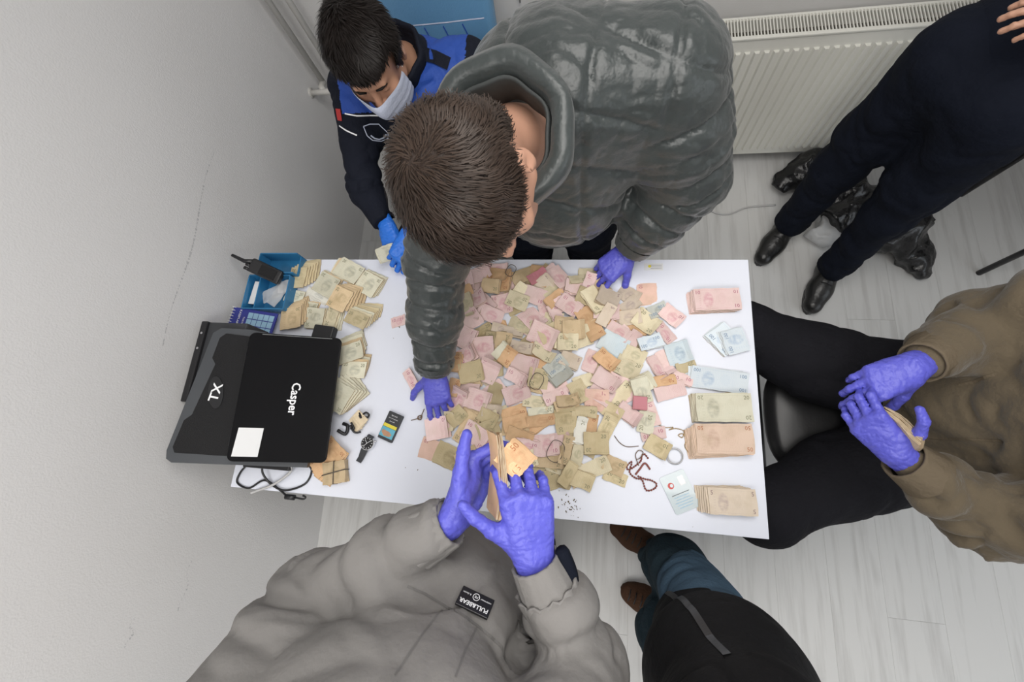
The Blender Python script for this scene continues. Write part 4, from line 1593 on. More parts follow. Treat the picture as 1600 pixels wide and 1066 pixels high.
LMK = [('the glove below the long sleeve', .70, .40), ('the fist at the far edge', 1.19, .73),
       ('the counting hands', .93, .12), ('the red prayer beads', 1.29, .13), ('the long pale blue stack', 1.50, .42),
       ('the crimson packet', 1.29, .30), ('the bowed head', .88, .72), ('the heap middle', 1.03, .44),
       ('the large blue note', 1.22, .55)]
ORD = ['nearest', 'second nearest', 'third nearest', 'fourth nearest', 'fifth nearest', 'sixth nearest', 'seventh nearest', 'eighth nearest', 'ninth nearest',
       'tenth nearest', 'eleventh nearest', 'twelfth nearest', 'thirteenth nearest', 'fourteenth nearest', 'fifteenth nearest']
allnotes = [n + (0,) for n in UNDER] + [n + (1,) for n in HEAP]
def clampL(v_, lo, hi):
    return min(max(v_, lo), hi)
buckets = {}
for i, n in enumerate(allnotes):
    d = [math.hypot(n[0] - l[1], n[1] - l[2]) for l in LMK]
    j = int(np.argmin(d))
    buckets.setdefault((n[5], j, n[6]), []).append((d[j], i))
LAB = {}
for (ty, j, top), lst in buckets.items():
    lst.sort()
    for k, (d, i) in enumerate(lst):
        kind = 'banknote' if top else 'buried banknote'
        LAB[i] = '%s folded %s, %s to %s' % (COLN[ty], kind, ORD[min(k, 14)] if len(lst) > 1 else 'the one close', LMK[j][0])
for i, (x, y, a, L, W, ty, top) in enumerate(allnotes):
    a = math.radians(a)
    r = random.Random(100 + i)
    if L < W:
        L, W = W, L
        a += math.pi / 2
    W = clampL(W, .030, .070)
    L = clampL(L, .058, .125)
    th = r.choice([.003, .004, .006, .009, .013]) if top else r.choice([.006, .009])
    uu, ww, I, J = footprint(x, y, a, L, W)
    h = HM[I, J]
    A = np.stack([np.ones_like(uu), uu, ww], 1)
    cf = np.linalg.lstsq(A, h, rcond=None)[0]
    gx, gy = np.clip(cf[1], -.32, .32), np.clip(cf[2], -.32, .32)
    base = np.percentile(h - gx * uu - gy * ww, 80)
    base = max(base, abs(gx) * L / 2 * .6)
    HM[I, J] = np.maximum(h, base + gx * uu + gy * ww + th)
    half = L < .1
    k = r.random() < .5
    u0, u1 = ((.02, .52) if k else (.98, .48)) if half else (.0, 1.0)
    prt = []
    nsh = 3 if th > .005 else 2
    bend = r.choice([0, .003, -.003, .005]) if top else 0
    for s in range(nsh):
        t1 = th / nsh
        dx, dy = (r.uniform(-.003, .003), r.uniform(-.003, .003)) if s < nsh - 1 else (0, 0)
        sh = sheet(L, W, t1 * .93, u0, u1, bend, 100 * i + s, num_of(ty) if (s == nsh - 1 and top and r.random() < .8) else None, twist=r.uniform(-.002, .002), curl=r.choice([0, 0, .008, .014]) if s == nsh - 1 and top else 0,
                   nx=6, ny=3, corners=r.choice([((1, 1), (-1, -1)), ((1, 1),), ((-1, 1), (1, -1)), ((1, -1),)]))
        prt.append((sh, Matrix.Translation((dx, dy, s * t1)) @ Matrix.Rotation(r.uniform(-.06, .06) if s < nsh - 1 else 0, 4, 'Z')))
    o = bpy.data.objects.new('folded_banknote', sheets_mesh('folded_banknote', prt, [NM[ty], ink_of(ty)]))
    COL.objects.link(o)
    nv = Vector((-gx, -gy, 1)).normalized()
    Rn = Vector((0, 0, 1)).rotation_difference(nv).to_matrix().to_4x4()
    o.matrix_world = Matrix.Translation((x, y, ZT + base + .0005)) @ Matrix.Rotation(a, 4, 'Z') @ Rn
    tag(o, LAB[i], 'banknote', 'banknotes heaped on the desk')

# sorted bundles and fans, each with its single notes as parts
BUN = [
 (0.085,0.654,-9,0.078,0.044,'20p'), (0.108,0.565,11,0.079,0.078,'20b'), (0.095,0.718,-2,0.063,0.076,'20y'), (0.202,0.697,-25,0.089,0.077,'20p'),
 (0.281,0.751,-27,0.103,0.069,'20p'), (0.362,0.701,-27,0.086,0.076,'20p'), (0.248,0.577,80,0.075,0.042,'20'), (0.277,0.638,68,0.079,0.074,'20b'),
 (0.351,0.567,-21,0.086,0.048,'20y'), (0.148,0.618,-8,0.076,0.031,'20p'), (0.188,0.570,-1,0.067,0.073,'20p'), (0.174,0.659,-26,0.100,0.022,'w'),
 (0.340,0.451,20,0.098,0.060,'20p'), (0.364,0.397,-2,0.088,0.054,'20p'), (0.331,0.305,67,0.089,0.090,'20p'), (0.314,0.100,41,0.077,0.068,'50'),
 (0.345,0.137,-40,0.086,0.050,'50'), (0.488,0.571,17,0.052,0.037,'10'), (1.497,0.659,3,0.131,0.069,'10'), (1.516,0.539,40,0.072,0.083,'100p'),
 (1.543,0.532,16,0.064,0.072,'100p'), (1.495,0.416,-6,0.156,0.063,'100p'), (1.496,0.334,2,0.147,0.079,'20p'), (1.492,0.249,3,0.148,0.080,'50p'),
 (1.507,0.087,2,0.120,0.067,'5'),
]
BI = [(2, (-.004, .002), 0, .003, 'pale grey-green notes sticking out under the silver paper strips', 0),
      (6, (.002, .008), .05, .005, 'brown fan of worn folded notes nearest the laptop', 0),
      (6, (.007, .008), .02, .004, 'yellow-olive staggered bundle beside the tall blue tray', 0),
      (4, (.002, .003), .02, .003, 'square pale bundle printed 20 next to the yellow-olive bundle', 0),
      (4, (-.007, .001), .02, .003, 'pale bundle of twenties at the far edge of the desk', 0),
      (4, (.004, .003), .03, .003, 'square pale bundle of twenties, rightmost of the upper left group', 0),
      (4, (.006, -.002), .05, .003, 'narrow cream-green fan beside the square pale bundle by the adapter', 0),
      (6, (.009, .006), .06, .005, 'curled brown-green fan in the middle of the upper left group', 0),
      (7, (.005, .007), .05, .004, 'yellow-olive stepped fan at the right lower end of the upper left group', 0),
      (2, (.002, .004), 0, .003, 'pale portrait note lying across the brown fan', 0),
      (4, (.003, .001), .02, .004, 'square pale bundle covering the black adapter', 0),
      (3, (-.004, -.006), .06, .0015, 'silver white printed paper strips on the left notes', 1),
      (4, (-.002, .013), .02, .005, 'stepped pale bundle right of the laptop top corner', 0),
      (4, (.001, .011), -.03, .004, 'pale stepped bundle halfway along the laptop right edge', 0),
      (6, (.007, .004), -.08, .005, 'thick pale fan overlapping the laptop right edge', 0),
      (5, (.004, -.006), .10, .003, 'orange fan of worn fifties below the laptop', 0),
      (2, (.004, -.004), .12, .002, 'orange notes poking out under the laptop corner', 0),
      (1, (0, 0), 0, .0015, 'single faded pink note left of the long puffer sleeve', 0),
      (8, (-.0022, -.0005), .004, .003, 'pink bundle of tens, topmost stack on the right of the desk', 0),
      (3, (-.003, .001), .02, .003, 'pale blue hundreds lying under a second pale blue pair', 0),
      (3, (-.004, .001), .02, .002, 'pale blue folded hundreds on top of the blue pair near the edge', 0),
      (5, (-.004, .001), .01, .002, 'long pale blue stack of hundreds in the right column', 0),
      (9, (-.0012, .0006), .008, .004, 'cream stack of twenties above the salmon stack', 0),
      (10, (-.0022, -.0012), .010, .004, 'thick salmon stack between the twenties and the fives', 0),
      (7, (-.0045, .0008), .008, .004, 'grey-beige stack of fives nearest the desk corner', 0)]
for i, ((x, y, a, L, W, ty), (n, step, dr, th, lab, strip)) in enumerate(zip(BUN, BI)):
    a = math.radians(a)
    if L < W:
        L, W = W, L
        a += math.pi / 2
    uu, ww, I, J = footprint(x, y, a, L, W)
    base = np.percentile(HM[I, J], 85)
    HM[I, J] = np.maximum(HM[I, J], base + th * n)
    t = thing('money_bundle' if not strip else 'paper_strips', lab, 'banknotes' if not strip else 'paper', (x, y, ZT + base), 'sorted money bundles' if not strip else None)
    r = random.Random(900 + i)
    for s in range(n):
        k = n - 1 - s                      # s = n-1 is the topmost
        top = s == n - 1
        half = L < .11
        ttop = ty
        if not top and r.random() < .35 and ty in ('20p', '20y', '20'):
            ttop = r.choice(['20', '20b', '20p'])
        sh = sheet(L, W, th * .92, .02 if half else 0, .52 if half else 1.0, (-.0015 if i != 14 else .003), 5000 + 40 * i + s, num_of(ty) if top and not strip else None, nx=8, ny=4,
                   curl=(.004 if top else .001) * (0 if i > 17 else 1), corners=((1, 1), (-1, 1)) if half else ((-1, 1), (1, 1), (1, -1)))
        me = sheets_mesh('banknote', [(sh, Matrix.Identity(4))], [NM[ttop], ink_of(ttop)])
        o = link('banknote', me, None, t)
        o.location = (step[0] * k, step[1] * k, th * s + .0006)
        o.rotation_euler = (0, 0, a + dr * k + r.uniform(-.02, .02))
# bundle tied with rubber bands
P0 = (0.362, 0.073, 0.755)
t = thing('tied_bundle', 'brown bundle of worn notes tied crosswise with dark bands', 'banknotes', (P0[0], P0[1], ZT), 'sorted money bundles')
ab = math.radians(14)
for s in range(5):
    sh = sheet(.073, .066, .0045, .02, .52, -.001, 7000 + s, nx=7, ny=4)
    o = link('banknote', sheets_mesh('banknote', [(sh, Matrix.Identity(4))], [NM['20b'], ink_of('20b')]), None, t)
    o.location = (random.uniform(-.001, .001), random.uniform(-.001, .001), .0012 + .0047 * s)
    o.rotation_euler = (0, 0, ab + random.uniform(-.03, .03))
for k, (aa, hw) in enumerate(((ab + .08, .0375), (ab + math.pi / 2 - .1, .034))):
    q = MB()
    c, s = math.cos(aa), math.sin(aa)
    pts = [(-hw, 0), (-hw, .0255), (0, .0262), (hw, .0255), (hw, 0)]
    q.tube([(c * p[0], s * p[0], p[1] + .0016) for p in pts], .0016, 6)
    q.build('rubber_band', M['rubber'], t, True)

# rubber band loops over wads in the heap
def rest(x, y, m=.02):
    i0, j0 = int((x - GX) / GS), int((y - GY) / GS)
    return ZT + HM[max(0, i0 - 1):i0 + 2, max(0, j0 - 1):j0 + 2].max()
for k, (cx, cy, rr, lab) in enumerate((((0.865, 0.743, 0.790), None, .016, 'thin dark rubber band at the far edge of the heap'), ((1.036, 0.184, 0.790), None, .024, 'thin dark rubber band on brown notes near the counting hands'), ((0.970, 0.384, 0.790), None, .020, 'dark rubber band on a yellow-olive wad in the heap'))):
    x, y = cx[0], cx[1]
    q = MB()
    zz = max(rest(x + dx, y + dy) for dx in (-.02, 0, .02) for dy in (-.02, 0, .02))
    q.tube([(x + rr * math.cos(a) * (1 + .2 * math.sin(2 * a)), y + rr * 1.3 * math.sin(a), zz + .0025) for a in np.linspace(0, 2 * math.pi, 28, endpoint=False)], .0011, 6, closed=True)
    tag(q.build('rubber_band', M['rubber'], None, True), lab, 'rubber band', 'loose rubber bands')

# crimson folded packet
X0 = (1.271, 0.335, 0.790)
q = MB()
zz = rest(X0[0], X0[1])
q.box((X0[0], X0[1], zz + .006), (.040, .039, .010), rotz(-.05), bev=.0015)
q.box((X0[0] + .001, X0[1], zz + .0115), (.038, .036, .002), rotz(.0), bev=.0006)
tag(q.build('crimson_packet', NM['10d']), 'small square crimson folded packet on the pink notes', 'packet')

# prayer beads
def beads(name, label, pts, r, m, closed=False, group=None):
    P = spline(pts, 14, closed)
    t = thing(name, label, 'beads', tuple(P[0]))
    o0 = V(P[0])
    q = MB()
    q.tube([p - o0 for p in P], r * .3, 5, closed=closed)
    q.build('string', M['twig'], t, True)
    bm = bmesh.new()
    bmesh.ops.create_icosphere(bm, subdivisions=1, radius=r)
    me = bpy.data.meshes.new('bead')
    bm.to_mesh(me)
    bm.free()
    me.polygons.foreach_set('use_smooth', [True] * len(me.polygons))
    me.materials.append(m)
    acc, last = 0, None
    for p in P:
        if last is None or np.linalg.norm(p - last) > r * 1.75:
            o = bpy.data.objects.new('bead', me)
            COL.objects.link(o)
            o.parent = t
            o.location = tuple(p - o0)
            last = p
    return t
zb = .7535
beads('prayer_beads', 'string of small red-brown prayer beads looped on the desk', [(1.295, 0.184, 0.753), (1.286, 0.194, 0.753), (1.279, 0.189, 0.753), (1.274, 0.172, 0.753), (1.244, 0.148, 0.753), (1.238, 0.158, 0.753), (1.252, 0.170, 0.753), (1.245, 0.142, 0.753), (1.261, 0.127, 0.753), (1.279, 0.123, 0.753), (1.290, 0.097, 0.753), (1.311, 0.102, 0.753), (1.318, 0.115, 0.753), (1.304, 0.124, 0.753), (1.287, 0.126, 0.753), (1.266, 0.133, 0.753)], .0032, M['brown_bead'])
q = MB()
q.tube(spline([(1.301, 0.153, 0.753), (1.287, 0.169, 0.753), (1.273, 0.152, 0.753), (1.261, 0.136, 0.753)], 6), .0028, 6)
tag(q.build('bead_tassel', M['brown_bead'], None, True), 'dark red tassel stick lying on the prayer beads', 'tassel')
q = MB()
q.tube(spline([(1.270, 0.161, 0.756), (1.261, 0.188, 0.756), (1.270, 0.203, 0.756), (1.282, 0.198, 0.756), (1.273, 0.182, 0.756), (1.264, 0.178, 0.756)], 6), .0012, 6)
tag(q.build('thin_wire', M['twig'], None, True), 'fine curled brown wire above the prayer beads', 'wire')
# gold chain
gc = beads('gold_chain', 'fine gold chain trailing across the desk beside the twenties', [(1.326, 0.278, 0.753), (1.345, 0.272, 0.753), (1.366, 0.274, 0.753), (1.355, 0.266, 0.753), (1.373, 0.271, 0.753), (1.394, 0.265, 0.753), (1.390, 0.247, 0.753), (1.379, 0.253, 0.753), (1.392, 0.257, 0.753), (1.400, 0.240, 0.753), (1.396, 0.222, 0.753), (1.412, 0.199, 0.753), (1.425, 0.191, 0.753)], .0019, M['gold'])
gc['category'] = 'chain'
# coil bangle
q = MB()
BO = (1.366, 0.194, 0.754)
for k in range(4):
    rr = .0215 - .0012 * (k % 2)
    q.tube([(BO[0] + rr * math.cos(a) + .001 * k, BO[1] + rr * math.sin(a), BO[2] + .0016 * k) for a in np.linspace(0, 2 * math.pi, 30, endpoint=False)], .0013, 6, closed=True)
tag(q.build('wire_bangle', M['metal_grey'], None, True), 'silvery coil bangle lying beside the gold chain', 'bangle')
# hair-thin twig
q = MB()
q.tube(spline([(1.202, 0.240, 0.753), (1.217, 0.221, 0.753), (1.238, 0.211, 0.753), (1.270, 0.215, 0.753)], 6), [.0012] * 19, 6)
tag(q.build('loose_thread', M['twig'], None, True), 'brown curved thread on the white desk right of the heap', 'thread')
q = MB()
KN = V((0.608, 0.256, 0.754))
q.tube(spline([KN + V((-.028, -.010, 0)), KN, KN + V((.006, .012, .002)), KN + V((.010, .028, 0))], 5), .0013, 6)
q.tube(spline([KN + V((-.006, .004, .002)), KN + V((.006, .006, .004)), KN + V((.004, -.006, .003)), KN + V((-.006, -.004, .002)), KN + V((-.005, .004, .003))], 5), .0018, 6)
tag(q.build('knotted_thread', M['twig'], None, True), 'knotted brown thread left of the heap under the glove', 'thread')

# identity card
t = thing('identity_card', 'laminated pale blue identity card with a red emblem near the beads', 'card', (1.379, 0.100, 0.752))
Ri = frame(V((1.387, 0.152, 0.752)) - V((1.329, 0.124, 0.752)), (0, 1, 0))
q = MB()
q.prism(rrect(.072, .103, .006), 0, .0012, Ri)
cb_ = q.build('card', M['card'], t)
q = MB()
q.disc(Ri @ V((-.015, .022, .0012)), .0085, .0004, 20)
em = q.build('emblem', M['cardred'], cb_)
q = MB()
q.disc(Ri @ V((-.013, .022, .0017)), .0045, .0003, 16)
q.build('crescent', M['card'], em)
q = MB()
q.box(Ri @ V((.018, .026, .0014)), (.016, .024, .0006), Ri)
q.build('photo_print', M['metal_grey'], cb_)
for k in range(6):
    q = MB()
    q.box(Ri @ V((.0, -.004 - .007 * k, .0014)), (.05 - .006 * (k % 3), .0014, .0004), Ri)
    q.build('print_line', M['chl'] if k == 0 else M['cal_pale'], cb_)

# sticker label on the far edge
q = MB()
SL = (1.318, 0.774, 0.750)
q.box((SL[0], SL[1], SL[2] + .0002), (.058, .024, .0006))
st = tag(q.build('sticker_label', M['paper']), 'small white sticker label with a yellow mark at the far desk edge', 'sticker')
q = MB()
q.disc((SL[0] - .012, SL[1] + .002, SL[2] + .0006), .005, .0003, 12)
q.build('yellow_mark', M['yellow'], st)
for k in range(3):
    q = MB()
    q.box((SL[0] + .008, SL[1] - .006 + .006 * k, SL[2] + .0007), (.034, .0012, .0004))
    q.build('print_line', M['metal_grey'], st)

# crumbs of dirt
q = MB()
cr_ = random.Random(5)
for (px_, n_) in (((1.086, 0.035, 0.750), 26), ((0.590, 0.102, 0.750), 2), ((1.062, 0.061, 0.750), 8), ((0.483, 0.531, 0.750), 2), ((1.523, 0.228, 0.750), 3), ((1.410, 0.009, 0.750), 1)):
    for k in range(n_):
        x, y = px_[0] + cr_.gauss(0, .012), px_[1] + cr_.gauss(0, .012)
        s = cr_.uniform(.0008, .0028)
        q.box((x, y, ZT + s * .3), (s * cr_.uniform(1, 2.6), s, s * .6), rotz(cr_.uniform(0, 3)))
o = q.build('dirt_crumbs', M['crumb'])
o['kind'] = 'stuff'
tag(o, 'brown crumbs of dirt scattered on the white desk', 'crumbs')

# ================================================================ people
def ring_cuff(name, m, parent, a, b_, r0, r1, ny=10, nseg=40, rib=.0015, nrib=18, n=None, f=1.0, lip=.004, frill=0.0):
    """cuff: open tube with ribs, thickness folded in at the far end"""
    a, b_ = V(a), V(b_)
    d = unit(b_ - a)
    u = V(n) if n is not None else V((0, 0, 1))
    u = u - d * u.dot(d)
    u = unit(u)
    s = np.cross(d, u)
    v, fc = [], []
    rows = [(0, r0)] + [(t, r0 + (r1 - r0) * t) for t in np.linspace(.15, 1, ny)] + [(1.0, r1 - lip), (.7, r1 - lip * 1.5)]
    for i, (t, r) in enumerate(rows):
        for k in range(nseg):
            an = 2 * math.pi * k / nseg
            rr = r + rib * math.cos(nrib * an + .7 * math.sin(3 * an)) * (1 if i < len(rows) - 2 else 0)
            tt = t + (frill * math.sin(nrib * .7 * an) if 0 < i < len(rows) - 1 and t > .9 else 0)
            v.append(a + (b_ - a) * tt + rr * (math.cos(an) * u * f + math.sin(an) * s))
    for i in range(len(rows) - 1):
        for k in range(nseg):
            k2 = (k + 1) % nseg
            fc.append((i * nseg + k, i * nseg + k2, (i + 1) * nseg + k2, (i + 1) * nseg + k))
    return link(name, mesh(name, v, fc, True), m, parent)

def shoe(name, m, parent, heel, toe, up=(0, 0, 1), w=.047, ankle=.12, sole=None, seed=0):
    heel, toe = V(heel), V(toe)
    d = unit(toe - heel)
    L = np.linalg.norm(toe - heel)
    s = np.cross(V(up), d)
    F = Field(.03)
    z = V((0, 0, 1))
    F.chain([heel + d * .03 + z * .045, heel + d * L * .55 + z * .042, toe - d * .04 + z * .036], [.042, .048, .040], .03, z, .85)
    F.cone(heel + d * .045 + z * .05, heel + d * .035 + z * ankle, .045, .046, .03)
    F.cone(heel + d * .10 + z * .07, heel + d * L * .5 + z * .05, .035, .03, .03)
    F.cut(heel + d * L / 2 + V((0, 0, .012)), (0, 0, -1), .4)
    o = fobj(name, F, .006, m, parent, lambda v, f, fl: v + vnormals(v, f) * (.002 * (vnoise(v, 40, seed) - .5))[:, None])
    q = MB()
    n = 18
    pts = []
    for k in range(n):
        a = 2 * math.pi * k / n
        x = math.cos(a)
        wd = w * (1.0 if x > 0 else .82)
        p = heel + d * (L / 2 + x * (L / 2 - .002)) + s * (math.sin(a) * wd)
        pts.append((p[0], p[1]))
    q.prism(pts, .001, .02)
    q.build('sole', sole or M['black'], o)
    # laces
    for k in range(4):
        c = heel + d * (.095 + .022 * k) + z * (.118 - .012 * k)
        q = MB()
        q.tube([c - s * .022 - z * .006, c + z * .004, c + s * .022 - z * .006], .0024, 6)
        q.build('lace', M['black'], o, True)
    return o

# ---------------------------------------------------------------- bending person in the puffer jacket
pA = thing('person', 'person in a dark grey-green puffer jacket bending over the desk', 'person', (1.0, 1.05, 0))
pA.location = (0, 0, 0)
HC = V((0.928, 0.563, 1.485))
NB = V((0.964, 0.744, 1.370))
F = Field(.03)
hP, hR = head_prims(F, HC, (.28, -.70, -.65), (-.20, -.70, .68), NB + V((-.012, 0, 0)), 1.06, .051)
F.chain([NB, (1.02, .93, 1.15), (1.0, 1.0, .92)], [.06, .10, .10], .04)
SR, ER, WR = V((0.875, 0.802, 1.300)), V((0.721, 0.649, 1.080)), V((0.663, 0.400, 0.835))
SL_, EL, WL = V((1.26, .93, 1.31)), V((1.355, .885, 1.05)), V((1.237, 0.796, 0.835))
F.chain([NB + V((0, .03, -.05)), SR, ER, WR], [.045, .042, .034, .024], .03)
F.chain([NB + V((0, .03, -.07)), SL_ + V((0, .02, -.03)), EL, WL], [.04, .035, .034, .024], .03)
for sx in (-.1, .1):
    F.chain([(1.0 + sx, 1.0, .92), (1.0 + sx * 1.1, 1.02, .5), (1.0 + sx * 1.2, 1.08, .1)], [.09, .06, .045], .03)
fobj('body', F, .0065, M['skin2'], pA, None, 2)
hair_cap(pA, hP, hR, M['hair_brown'], M['hair_strand'], grow=.011, nstr=15000, length=.017, lift=.30, sc=1.06, seed=2, res=.004, crown=(.0, -.055, .118),
         line=lambda q: np.where(q[:, 1] > .045, q[:, 2] - (.030 + .55 * (q[:, 1] - .045)).clip(.030, .085), np.where((q[:, 1] > -.045) & (np.abs(q[:, 0]) > .055), q[:, 2] - .020, q[:, 2] + .088)), wid=.0008, nape=True)
# jacket
J = Field(.05)
J.ell((1.03, .94, 1.20), (.245, .175, .235), frame((1, .08, 0), (0, .9, -.45)), .06)
J.ell((1.02, 1.00, 1.02), (.225, .165, .22), None, .06)
J.chain([(1.03, .90, 1.30), SR + V((.02, .02, -.01)), SR * .45 + ER * .55, ER, WR * .5 + ER * .5, WR + unit(ER - WR) * .0], [.14, .100, .084, .080, .072, .060], .045, s0=.02)
J.chain([(1.04, .93, 1.29), SL_ + V((-.01, .02, -.01)), SL_ * .5 + EL * .5, EL, WL * .5 + EL * .5, WL + unit(EL - WL) * .02], [.15, .122, .108, .098, .082, .062], .045, s0=.02)
J.cone((1.02, .86, .99), (1.0, .94, .84), .17, .18, .05, (0, 1, 0), .72)
J.ell(HC + (NB - HC) * .60, (.092, .092, .085), None, .02, 'sub')
J.cut(WR + unit(ER - WR) * .004, WR - ER, .10)
J.cut(WL + unit(EL - WL) * .012, WL - EL, .10)
def puf(v, f, fl):
    arm = np.minimum(np.linalg.norm(v - (SL_ * .3 + EL * .7), axis=1), np.linalg.norm(v - ER, axis=1))
    return quilt(v, f, fl, .016, .062, 4)
def puff_body(v, f, fl):
    s, w_, ax = fl.info(v)
    n = vnormals(v, f)
    # sleeves: channels along the arm; body: channels across the back plus two upright seams
    chest = V((1.03, .95, 1.2))
    isarm = np.zeros(len(v))
    for S_, E_, W_ in ((SR, ER, WR), (SL_, EL, WL)):
        for a, b2 in ((S_ * .72 + E_ * .28, E_), (E_, W_)):
            d, t = Field.dist(v, ('c', a, b2, 0.0, 0.0, .01, None, 1, 'add', 0))
            isarm = np.maximum(isarm, np.clip((.145 - d) / .03, 0, 1))
    pa = np.clip(np.abs(np.sin(np.pi * (s + .016 * (vnoise(v, 9, 3) - .5)) / .062)) / .62, 0, 1) ** .6
    up = unit((.12, .42, .9))
    h = (v - chest) @ up + .02 * (vnoise(v, 6, 8) - .5)
    sd = (v - chest) @ unit((1, -.12, 0)) + .012 * (vnoise(v, 7, 5) - .5)
    row = np.clip(np.abs(np.sin(np.pi * (h + .30 * np.abs(sd)) / .125)) / .38, 0, 1) ** .6
    col = np.clip(np.minimum(np.abs(sd - .085), np.minimum(np.abs(sd + .105), np.abs(sd - .235))) / .014, 0, 1) ** .6
    pb = np.minimum(row, col)
    p_ = pa * isarm + pb * (1 - isarm)
    q = v @ frame((.5, 1, -.4), (1, -.4, .2))
    wr = 1 - np.abs(2 * vnoise(q * np.array([30, 9, 16]), 1, 6) - 1)
    wr2 = 1 - np.abs(2 * vnoise(v, 26, 9) - 1)
    disp = .010 * (p_ - .8) - .005 * wr ** 3 - .003 * wr2 ** 3
    return v + n * disp[:, None]
jk = fobj('jacket', J, .0065, M['puffer'], pA, puff_body, 1)
# standing collar with turned-down hood roll, tan lining inside
def collar(name, parent, m, c, ax, xdir, rx, ry, h, th, arc=(-170, 170), flare=.0, mi=None, wob=.006, seed=1, dip=0.0):
    Rk = frame(xdir, np.cross(V(ax), V(xdir)))
    n = 44
    sec = [(0, -h / 2), (th * .9, -h * .35), (th, 0), (th * .9, h * .38), (th * .3, h / 2), (-th * .5, h * .42), (-th * .75, 0), (-th * .5, -h * .42)]
    v, f = [], []
    for i in range(n):
        a = math.radians(arc[0] + (arc[1] - arc[0]) * i / (n - 1))
        pr = 1 + .06 * math.sin(3 * a + seed)
        for (dr_, dz) in sec:
            k = 1 + flare * (dz / h + .5)
            e = wob * math.sin(7 * a + seed) * .5
            v.append(V(c) + Rk @ V(((rx * k + dr_ * pr + e) * math.cos(a), (ry * k + dr_ * pr + e) * math.sin(a), dz + dip * math.cos(a))))
    m_ = len(sec)
    for i in range(n - 1):
        for k in range(m_):
            k2 = (k + 1) % m_
            f.append((i * m_ + k, (i + 1) * m_ + k, (i + 1) * m_ + k2, i * m_ + k2))
    f.append(tuple(range(m_)))
    f.append(tuple((n - 1) * m_ + k for k in range(m_))[::-1])
    return link(name, mesh(name, v, f, True), m, parent)
cax = unit((-.22, -.52, .83))
collar('hood_roll', jk, M['puffer'], NB + V((-.014, -.046, .062)), cax, (.35, .94, 0.5), .102, .104, .085, .024, (-150, 140), .12)
collar('neck_lining', jk, M['puffer_in'], NB + V((-.014, -.046, .050)), cax, (.35, .94, 0.5), .084, .084, .075, .006, (-120, 120), .12)
ring_cuff('cuff', M['puffer'], jk, WR + unit(ER - WR) * .030, WR + unit(WR - ER) * .004, .062, .052, rib=.0012)
ring_cuff('cuff', M['puffer'], jk, WL + unit(EL - WL) * .035, WL + unit(WL - EL) * .0, .064, .054, rib=.0012)
# trousers and shoes
T = Field(.04)
for sx in (-.1, .1):
    T.chain([(1.0 + sx * .9, .985, .90), (1.0 + sx, .975, .70), (1.0 + sx * 1.15, 1.00, .45), (1.0 + sx * 1.25, 1.07, .10)], [.118, .105, .082, .068], .04)
T.cut((1.0, 1.07, .09), (0, 0, -1), .3)
fobj('trousers', T, .011, M['navyt'], pA, lambda v, f, fl: folds(v, f, fl, .006, 18, 6, 3), 1)
for sx in (-.12, .12):
    shoe('shoe', M['boot'], pA, (1.0 + sx, 1.13, 0), (1.0 + sx * 1.3, .87, 0))
glove('glove', pA, M['glove'], WR + unit(WR - ER) * .012, (.16, -.93, -.34), (.0, -.30, .95), 1,
      [(12, 22, 20), (18, 28, 24), (26, 34, 30), (30, 40, 34)], (7, 2, -3, -8), (62, 15, 10, 18), 1.04, .05, ER - WR, seed=1)
glove('glove', pA, M['glove'], WL + unit(WL - EL) * .008, (-.72, -.62, -.30), (-.18, -.25, .95), -1,
      [(30, 55, 45), (38, 60, 45), (42, 62, 45), (45, 62, 45)], (6, 2, -2, -6), (42, 30, 8, 20), 1.06, .05, EL - WL, seed=2)

# ---------------------------------------------------------------- seated person in uniform
pB = thing('person', 'seated person in a navy and royal blue uniform jacket wearing a pale face mask', 'person')
HB = V((0.516, 1.162, 1.215))
NBB = V((.545, 1.285, 1.075))
F = Field(.03)
bP, bR = head_prims(F, HB, (.14, -.92, -.36), (.02, -.36, .92), NBB, 1.0, .056)
SRb, ERb, WRb = V((.340, 1.295, 1.005)), V((0.339, 1.026, 0.860)), V((0.431, 0.890, 0.835))
SLb, ELb, WLb = V((.715, 1.33, 1.01)), V((.72, 1.08, .82)), V((0.526, 0.847, 0.845))
F.chain([NBB, (.545, 1.34, .85), (.54, 1.40, .56)], [.055, .09, .10], .03)
F.chain([NBB + V((0, .02, -.04)), SRb, ERb, WRb], [.04, .035, .03, .022], .03)
F.chain([NBB + V((0, .02, -.04)), SLb, ELb, WLb], [.04, .035, .03, .022], .03)
for sx in (-.1, .1):
    F.chain([(.54 + sx, 1.38, .56), (.54 + sx, .98, .54), (.54 + sx, 1.0, .1)], [.08, .06, .045], .03)
fobj('body', F, .0055, M['skin'], pB, None, 1)
hairb = hair_cap(pB, bP, bR, M['hair_black'], M['hair_strand_b'], grow=.016, nstr=9000, length=.026, lift=.40, seed=5, res=.005, crown=(.0, -.05, .12), sweep=(0, .25, 0),
         line=lambda q: np.where(q[:, 1] > .03, q[:, 2] - (.070 + .10 * np.abs(q[:, 0])), q[:, 2] + .010 + .9 * (q[:, 1] - .03).clip(-.2, 0) + .0), wid=.0013)
for s in (-1, 1):
    q = MB()
    q.tube([bP(s * .014, .096, .022), bP(s * .031, .097, .028), bP(s * .047, .084, .024)], [.003, .004, .0022], 6)
    q.build('eyebrow', M['hair_black'], hairb, True)
